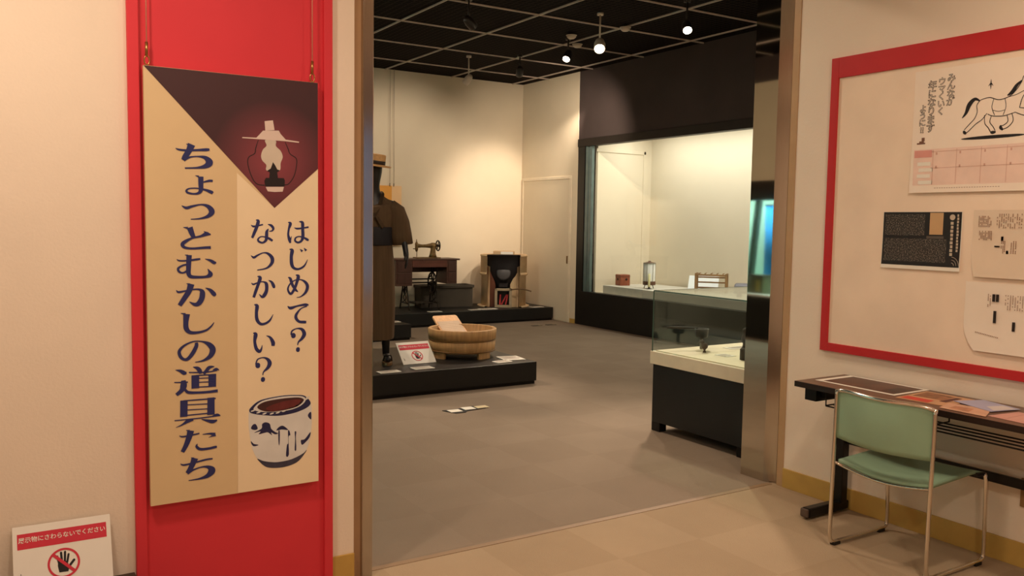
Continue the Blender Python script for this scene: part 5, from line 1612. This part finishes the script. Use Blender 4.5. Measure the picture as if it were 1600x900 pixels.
lf = thing('leaning_sheet', 'white panel leaning behind the small wooden rack in the wall case', 'panel', (8.84, 8.64, 0.628))
LMx = frame_matrix((8.73, 8.80, 0.634), (0.62, -0.79, 0), (0.18, 0.06, 0.22))
MB(LMx).box(-0.23, 0.19, 0.0, 0.25, -0.006, 0.0).build('sheet', mat('cool_white', (236, 244, 250), 0.6), lf)
yt = thing('grey_vessel', 'grey rounded half-barrel vessel at the right in the big wall case', 'vessel', (8.55, 7.80, 0.628))
YM = Matrix.Translation((8.55, 7.80, 0.6285)) @ Matrix.Rotation(math.radians(-52), 4, 'Z')
GV = mat('vessel_grey', (108, 108, 122), 0.4, vary=0.1, scale=12)
rings_ = []
for x, s in ((-0.19, 0.55), (-0.182, 0.85), (-0.16, 1.0), (0.16, 1.0), (0.182, 0.85), (0.19, 0.55)):
    pr = [(x, 0.11 * math.cos(a) * s, 0.155 - 0.085 + 0.085 * math.sin(a) * s + 0.02) for a in [PI * k / 14 for k in range(15)]]
    pr += [(x, -0.10 * s, 0.07), (x, -0.09 * s, 0.045), (x, 0.09 * s, 0.045), (x, 0.10 * s, 0.07)]
    rings_.append(pr)
MB(YM).loft(rings_).build('body', GV, yt)
for x in (-0.12, 0.12):
    MB(YM).box(x - 0.03, x + 0.03, -0.07, 0.07, 0.0, 0.05, 0.008).build('foot', GV, yt)

# ================================================================== FREE-STANDING GLASS CASE
GX0, GX1, GY0, GY1 = 4.285, 5.33, 3.83, 4.835
gc = thing('glass_showcase', 'free-standing glass showcase on a black base just inside the opening', 'showcase', ((GX0 + GX1) / 2, (GY0 + GY1) / 2, 0))
MB().box(GX0 + 0.006, GX1 - 0.006, GY0 + 0.006, GY1 - 0.006, 0.072, 0.508, 0.003).build('base', BLACK, gc)
MB().box(GX0 - 0.004, GX1 + 0.004, GY0 - 0.02, GY1 + 0.02, 0.508, 0.604, 0.004).build('cream_band', mat('showcase_cream', (226, 214, 188), 0.5), gc)
MB().box(GX0 + 0.02, GX1 - 0.02, GY0 + 0.02, GY1 - 0.02, 0.604, 0.612).build('display_deck', mat('deck_beige', (242, 228, 202), 0.8, vary=0.03), gc)
GG = pane('showcase_glass', (0.94, 0.972, 0.965), 0.9)
GT = mat('glass_rim_green', (66, 92, 82), 0.15, vary=0.05)
zt = 1.056
gl = MB()
gl.box(GX0, GX0 + 0.006, GY0, GY1, 0.604, zt)
gl.build('glass_pane', GG, gc)
MB().box(GX1 - 0.006, GX1, GY0, GY1, 0.604, zt).build('glass_pane', GG, gc)
MB().box(GX0 + 0.006, GX1 - 0.006, GY1 - 0.006, GY1, 0.604, zt).build('glass_pane', GG, gc)
MB().box(GX0 + 0.006, GX1 - 0.006, GY0, GY0 + 0.006, 0.604, zt).build('glass_pane', GG, gc)
MB().box(GX0, GX1, GY0, GY1, zt, zt + 0.006).build('glass_top', pane('showcase_top_glass', (0.88, 0.94, 0.90), 1.0), gc)
mb = MB()
for x in (GX0, GX1):
    mb.box(x - 0.003, x + 0.003, GY0, GY1, zt - 0.001, zt + 0.007)
    for y in (GY0, GY1):
        mb.box(x - 0.003, x + 0.003, y - 0.003, y + 0.003, 0.604, zt)
for y in (GY0, GY1):
    mb.box(GX0, GX1, y - 0.003, y + 0.003, zt - 0.001, zt + 0.007)
mb.build('glass_edges', GT, gc)
for x in (GX0 + 0.05, GX1 - 0.05):
    for y in (GY0 + 0.11, GY1 - 0.04):
        MB().box(x - 0.035, x + 0.035, y - 0.045, y + 0.045, 0.0, 0.072, 0.004).build('foot', BLACKM, gc)
fg = thing('figurine', 'tiny dark bird-like figurine alone in the glass showcase', 'figurine', (4.55, 4.56, 0.6125))
FD = mat('figurine_dark', (84, 66, 54), 0.5, vary=0.3, scale=30)
MB().lathe([(0.001, 0.0), (0.014, 0.0), (0.012, 0.006), (0.006, 0.016), (0.010, 0.024), (0.022, 0.036), (0.026, 0.052), (0.020, 0.068), (0.001, 0.074)], (4.55, 4.56, 0.6125), 20).build('body', FD, fg)
MB().ball((4.540, 4.572, 0.690), 0.016, 8).build('head', FD, fg)
MB().lathe([(0.006, 0.0), (0.001, 0.02)], (4.527, 4.58, 0.690), 10, axis=(-0.8, 0.5, -0.2)).build('beak', FD, fg)
pd = thing('stone_ornament', 'dark carved ornament with a stepped foot in the glass showcase beside the steel jamb', 'ornament', (4.56, 4.17, 0.6125))
PDm = mat('ornament_dark', (62, 52, 46), 0.55, vary=0.3, scale=20, bump=0.5, bscale=60)
MB().lathe([(0.001, 0), (0.040, 0.0), (0.040, 0.075), (0.034, 0.082), (0.026, 0.09)], (4.56, 4.17, 0.6125), 8).build('foot', PDm, pd)
MB().lathe([(0.026, 0.088), (0.022, 0.115), (0.034, 0.130), (0.036, 0.16), (0.022, 0.185), (0.026, 0.20), (0.024, 0.22), (0.001, 0.232)], (4.56, 4.17, 0.6125), 20).build('figure', PDm, pd)
card('white label lying near the far side of the glass showcase', 5.02, 4.62, 0.6125, 0.34, 0.10, 0, 'caption card', 0.003)
card('white label lying beside the dark ornament in the glass showcase', 4.58, 4.38, 0.6125, 0.10, 0.12, 0, 'caption card', 0.003)
pn = thing('pan_shape', 'dark pan shape with a long handle on an added stand in the glass showcase', 'pan', (4.66, 4.705, 0.6125))  # dark pan shape; the stand under it is added
PX, PY, PZ = 4.66, 4.705, 0.702
MB().lathe([(0.001, 0.0), (0.040, 0.0), (0.047, 0.010), (0.050, 0.060), (0.055, 0.064), (0.047, 0.064), (0.043, 0.012), (0.001, 0.010)], (PX, PY, PZ), 28).build('bowl', IRON, pn)
MB().tube([(PX, PY + 0.052, PZ + 0.062), (PX - 0.12, PY + 0.085, PZ + 0.068), (PX - 0.26, PY + 0.10, PZ + 0.078)], 0.009, 10).build('handle', IRON, pn)
MB().tube([(PX, PY, 0.6128), (PX, PY, PZ + 0.001)], 0.012, 10).build('stand', mat('stand_grey', (120, 116, 106), 0.5), pn)

# ================================================================== LEFT SIDE OF THE HALL (seen mirrored in the steel jamb)
LX = -1.06
lc = thing('wall_display_case', 'lit wall case with pale blue-green inside, seen only mirrored in the polished steel jamb', 'display case', (LX, 7.5, 0))
MB().box(LX - 0.14, LX, 3.70, 11.2, 0.0, 0.585, 0.002).build('base_panel', BLACK, lc)
MB().box(LX - 0.14, LX + 0.012, 3.70, 11.2, 0.585, 0.612, 0.002).build('sill', WHITE, lc)
MB().box(LX - 0.14, LX + 0.012, 3.70, 11.2, 1.905, 2.17, 0.003).build('header_band', mat('case_header', (40, 33, 29)), lc)
MB().box(LX - 0.06, LX - 0.054, 3.75, 11.15, 0.612, 1.905).build('glass_front', pane('left_case_glass', (0.93, 0.98, 0.96), 0.5), lc)
TL = mat('case_aqua_lining', (182, 222, 210), 0.8, vary=0.02)
MB().box(-2.02, -1.98, 3.70, 11.2, 0.585, 2.17).build('back_lining', TL, lc)
MB().box(-1.98, LX - 0.14, 3.70, 11.2, 0.55, 0.585).build('case_floor', TL, lc)
MB().box(-1.98, LX - 0.14, 3.70, 11.2, 2.165, 2.19).build('case_ceiling', TL, lc)
MB().box(-1.98, LX, 11.16, 11.2, 0.585, 2.17).build('end_lining', TL, lc)
MB().box(-1.98, LX, 3.70, 3.74, 0.585, 2.17).build('end_lining', TL, lc)
t = thing('blue_cloth', 'bright blue cloth hanging in the left wall case, mirrored in the steel jamb', 'cloth', (-1.75, 8.2, 0.95))
mb = MB()
rows = []
for k in range(25):
    y = 8.02 + 0.70 * k / 24
    rows.append((-1.80 + 0.015 * math.sin(k * 1.1), y))
vs = [(x, y, 0.80) for x, y in rows] + [(x, y, 1.85) for x, y in rows] + [(x - 0.004, y, 1.85) for x, y in rows] + [(x - 0.004, y, 0.80) for x, y in rows]
n = len(rows)
fs = []
for b in range(4):
    b2 = (b + 1) % 4
    fs += [[b * n + i, b * n + i + 1, b2 * n + i + 1, b2 * n + i] for i in range(n - 1)]
mb._add(vs, fs, True)
mb.build('cloth', mat('cloth_blue', (30, 126, 196), 0.8, vary=0.05), t)
MB().tube([(-1.80, 7.98, 1.86), (-1.80, 8.74, 1.86)], 0.012, 10).build('hanging_rod', BLACKM, t)
t = thing('slanting_post', 'dark slanting post in the left wall case, mirrored in the steel jamb', 'post', (-1.4, 8.5, 0.586))
MB().bar((-1.42, 8.66, 0.586), (-1.42, 8.50, 2.10), 0.09, 0.07, (1, 0, 0), 0.006).build('shaft', mat('post_dark_green', (34, 52, 44), 0.6), t)
MB().box(-1.50, -1.34, 8.58, 8.74, 0.586, 0.61, 0.004).build('foot_plate', BLACKM, t)
t = thing('wooden_chest', 'small olive brown chest in the left wall case, mirrored in the steel jamb', 'chest', (-1.30, 8.35, 0.586))
MB().box(-1.42, -1.21, 8.22, 8.50, 0.587, 0.84, 0.006).build('body', mat('chest_olive', (92, 84, 54), 0.5, vary=0.2), t)
MB().box(-1.43, -1.20, 8.21, 8.51, 0.84, 0.87, 0.005).build('lid', mat('chest_lid', (70, 62, 44), 0.5, vary=0.2), t)
MB().box(-1.21, -1.203, 8.26, 8.34, 0.64, 0.80, 0.002).build('front_panel', mat('chest_panel', (150, 128, 62), 0.5), t)

# ================================================================== SPOTLIGHTS ON THE HALL CEILING
HOTW = glow('lamp_glow', (255, 236, 206), 14.0)
HOTS = glow('lamp_glow_soft', (255, 240, 216), 3.0)
WHT = mat('lamp_white', (214, 198, 180), 0.4)
def spotlight(label, x, y, z, target, body, lens, power, angle, stem=True, rr=0.05, ln=0.15, beam=0.04):
    """ceiling spot: mounting plate, stem, swivelling housing, lens; (x, y, z) is the lens centre"""
    t = thing('ceiling_spotlight', label, 'spotlight', (x, y, CZ), 'ceiling spotlights')
    d = (Vector(target) - Vector((x, y, z))).normalized()
    c = Vector((x, y, z))
    b = c - d * ln
    hinge = c - d * ln * 0.62
    hz = hinge.z + rr * 0.6
    MB().lathe([(0.001, 0.0), (0.035, 0.0), (0.035, -0.025), (0.001, -0.025)], (hinge.x, hinge.y, CZ - 0.03), 20).build('mount', body, t)
    MB().tube([(hinge.x, hinge.y, CZ - 0.05), (hinge.x, hinge.y, hz)], 0.010, 8).build('stem', body, t)
    h = MB().lathe([(0.001, 0.0), (rr * 0.55, 0.0), (rr * 0.8, ln * 0.12), (rr, ln * 0.45), (rr, ln * 0.97), (rr * 0.92, ln), (rr * 0.90, ln * 0.93), (0.001, ln * 0.93)], b, 28, axis=d).build('housing', body, t)
    MB().lathe([(0.001, 0.0), (rr * 0.86, 0.0), (rr * 0.86, 0.004), (0.001, 0.010)], c - d * ln * 0.055, 24, axis=d).build('lens', lens, h)
    if power:
        spot_lamp('spot_beam', tuple(c + d * 0.02), target, power, angle, radius=beam)
    return t
BODYB = mat('lamp_black', (44, 36, 32), 0.4)
spotlight('black ceiling spotlight nearest the left jamb, its lit lens tilted down to the right', 4.401, 7.84, 3.55, (6.2, 8.6, 2.6), BODYB, HOTS, 0, 40)
spotlight('white ceiling spotlight in front of the back wall top', 5.786, 10.52, 3.46, (5.6, 12.2, 2.3), WHT, HOTS, 45, 100)
spotlight('black ceiling spotlight near the back corner with a thin bright lens', 6.371, 10.06, 3.56, (7.45, 12.2, 1.75), BODYB, HOTS, 60, 60)
spotlight('glaring ceiling spotlight left of the white one, aimed at the tub', 6.186, 8.70, 3.55, (3.7, 7.1, 0.3), BODYB, HOTW, 330, 42)
spotlight('white ceiling spotlight with a long stem and glowing lens, centre of the hall', 5.735, 7.45, 3.42, (3.4, 4.4, 0), WHT, HOTW, 160, 70, rr=0.062, ln=0.17)
spotlight('ceiling spotlight farthest right, glowing before the dark wall', 6.125, 6.52, 3.50, (4.6, 4.3, 0.7), BODYB, HOTW, 480, 55, beam=0.12)
spot_lamp('spot_beam', (4.2, 9.6, 3.6), (4.8, 12.2, 1.8), 60, 80)  # these loose beams have no fixture; added to wash the hall walls
spot_lamp('spot_beam', (6.5, 9.0, 3.6), (HX, 11.3, 2.2), 190, 85)
spot_lamp('spot_beam', (7.72, 10.25, 3.5), (7.25, 12.26, 1.65), 190, 56)
spot_lamp('spot_beam', (1.6, 7.2, 3.6), (-1.06, 8.2, 2.8), 60, 80)
def ceil_fit(label, x, y):
    t = thing('smoke_detector', label, 'smoke detector', (x, y, CZ - 0.03), 'round ceiling fittings')
    MB().lathe([(0.001, 0.0), (0.055, 0.0), (0.055, -0.018), (0.035, -0.035), (0.001, -0.037)], (x, y, CZ - 0.032), 24).build('cover', WHT, t)
    MB().lathe([(0.001, 0.0), (0.066, 0.0), (0.066, -0.008), (0.001, -0.008)], (x, y, CZ - 0.024), 24).build('base', WHT, t)
ceil_fit('pale round ceiling fitting right of the long-stemmed white spotlight', 6.454, 7.905)
ceil_fit('pale round ceiling fitting just above the glaring spotlight', 6.192, 8.605)
ceil_fit('pale round ceiling fitting over the gap between the two bright spotlights', 6.560, 8.986)
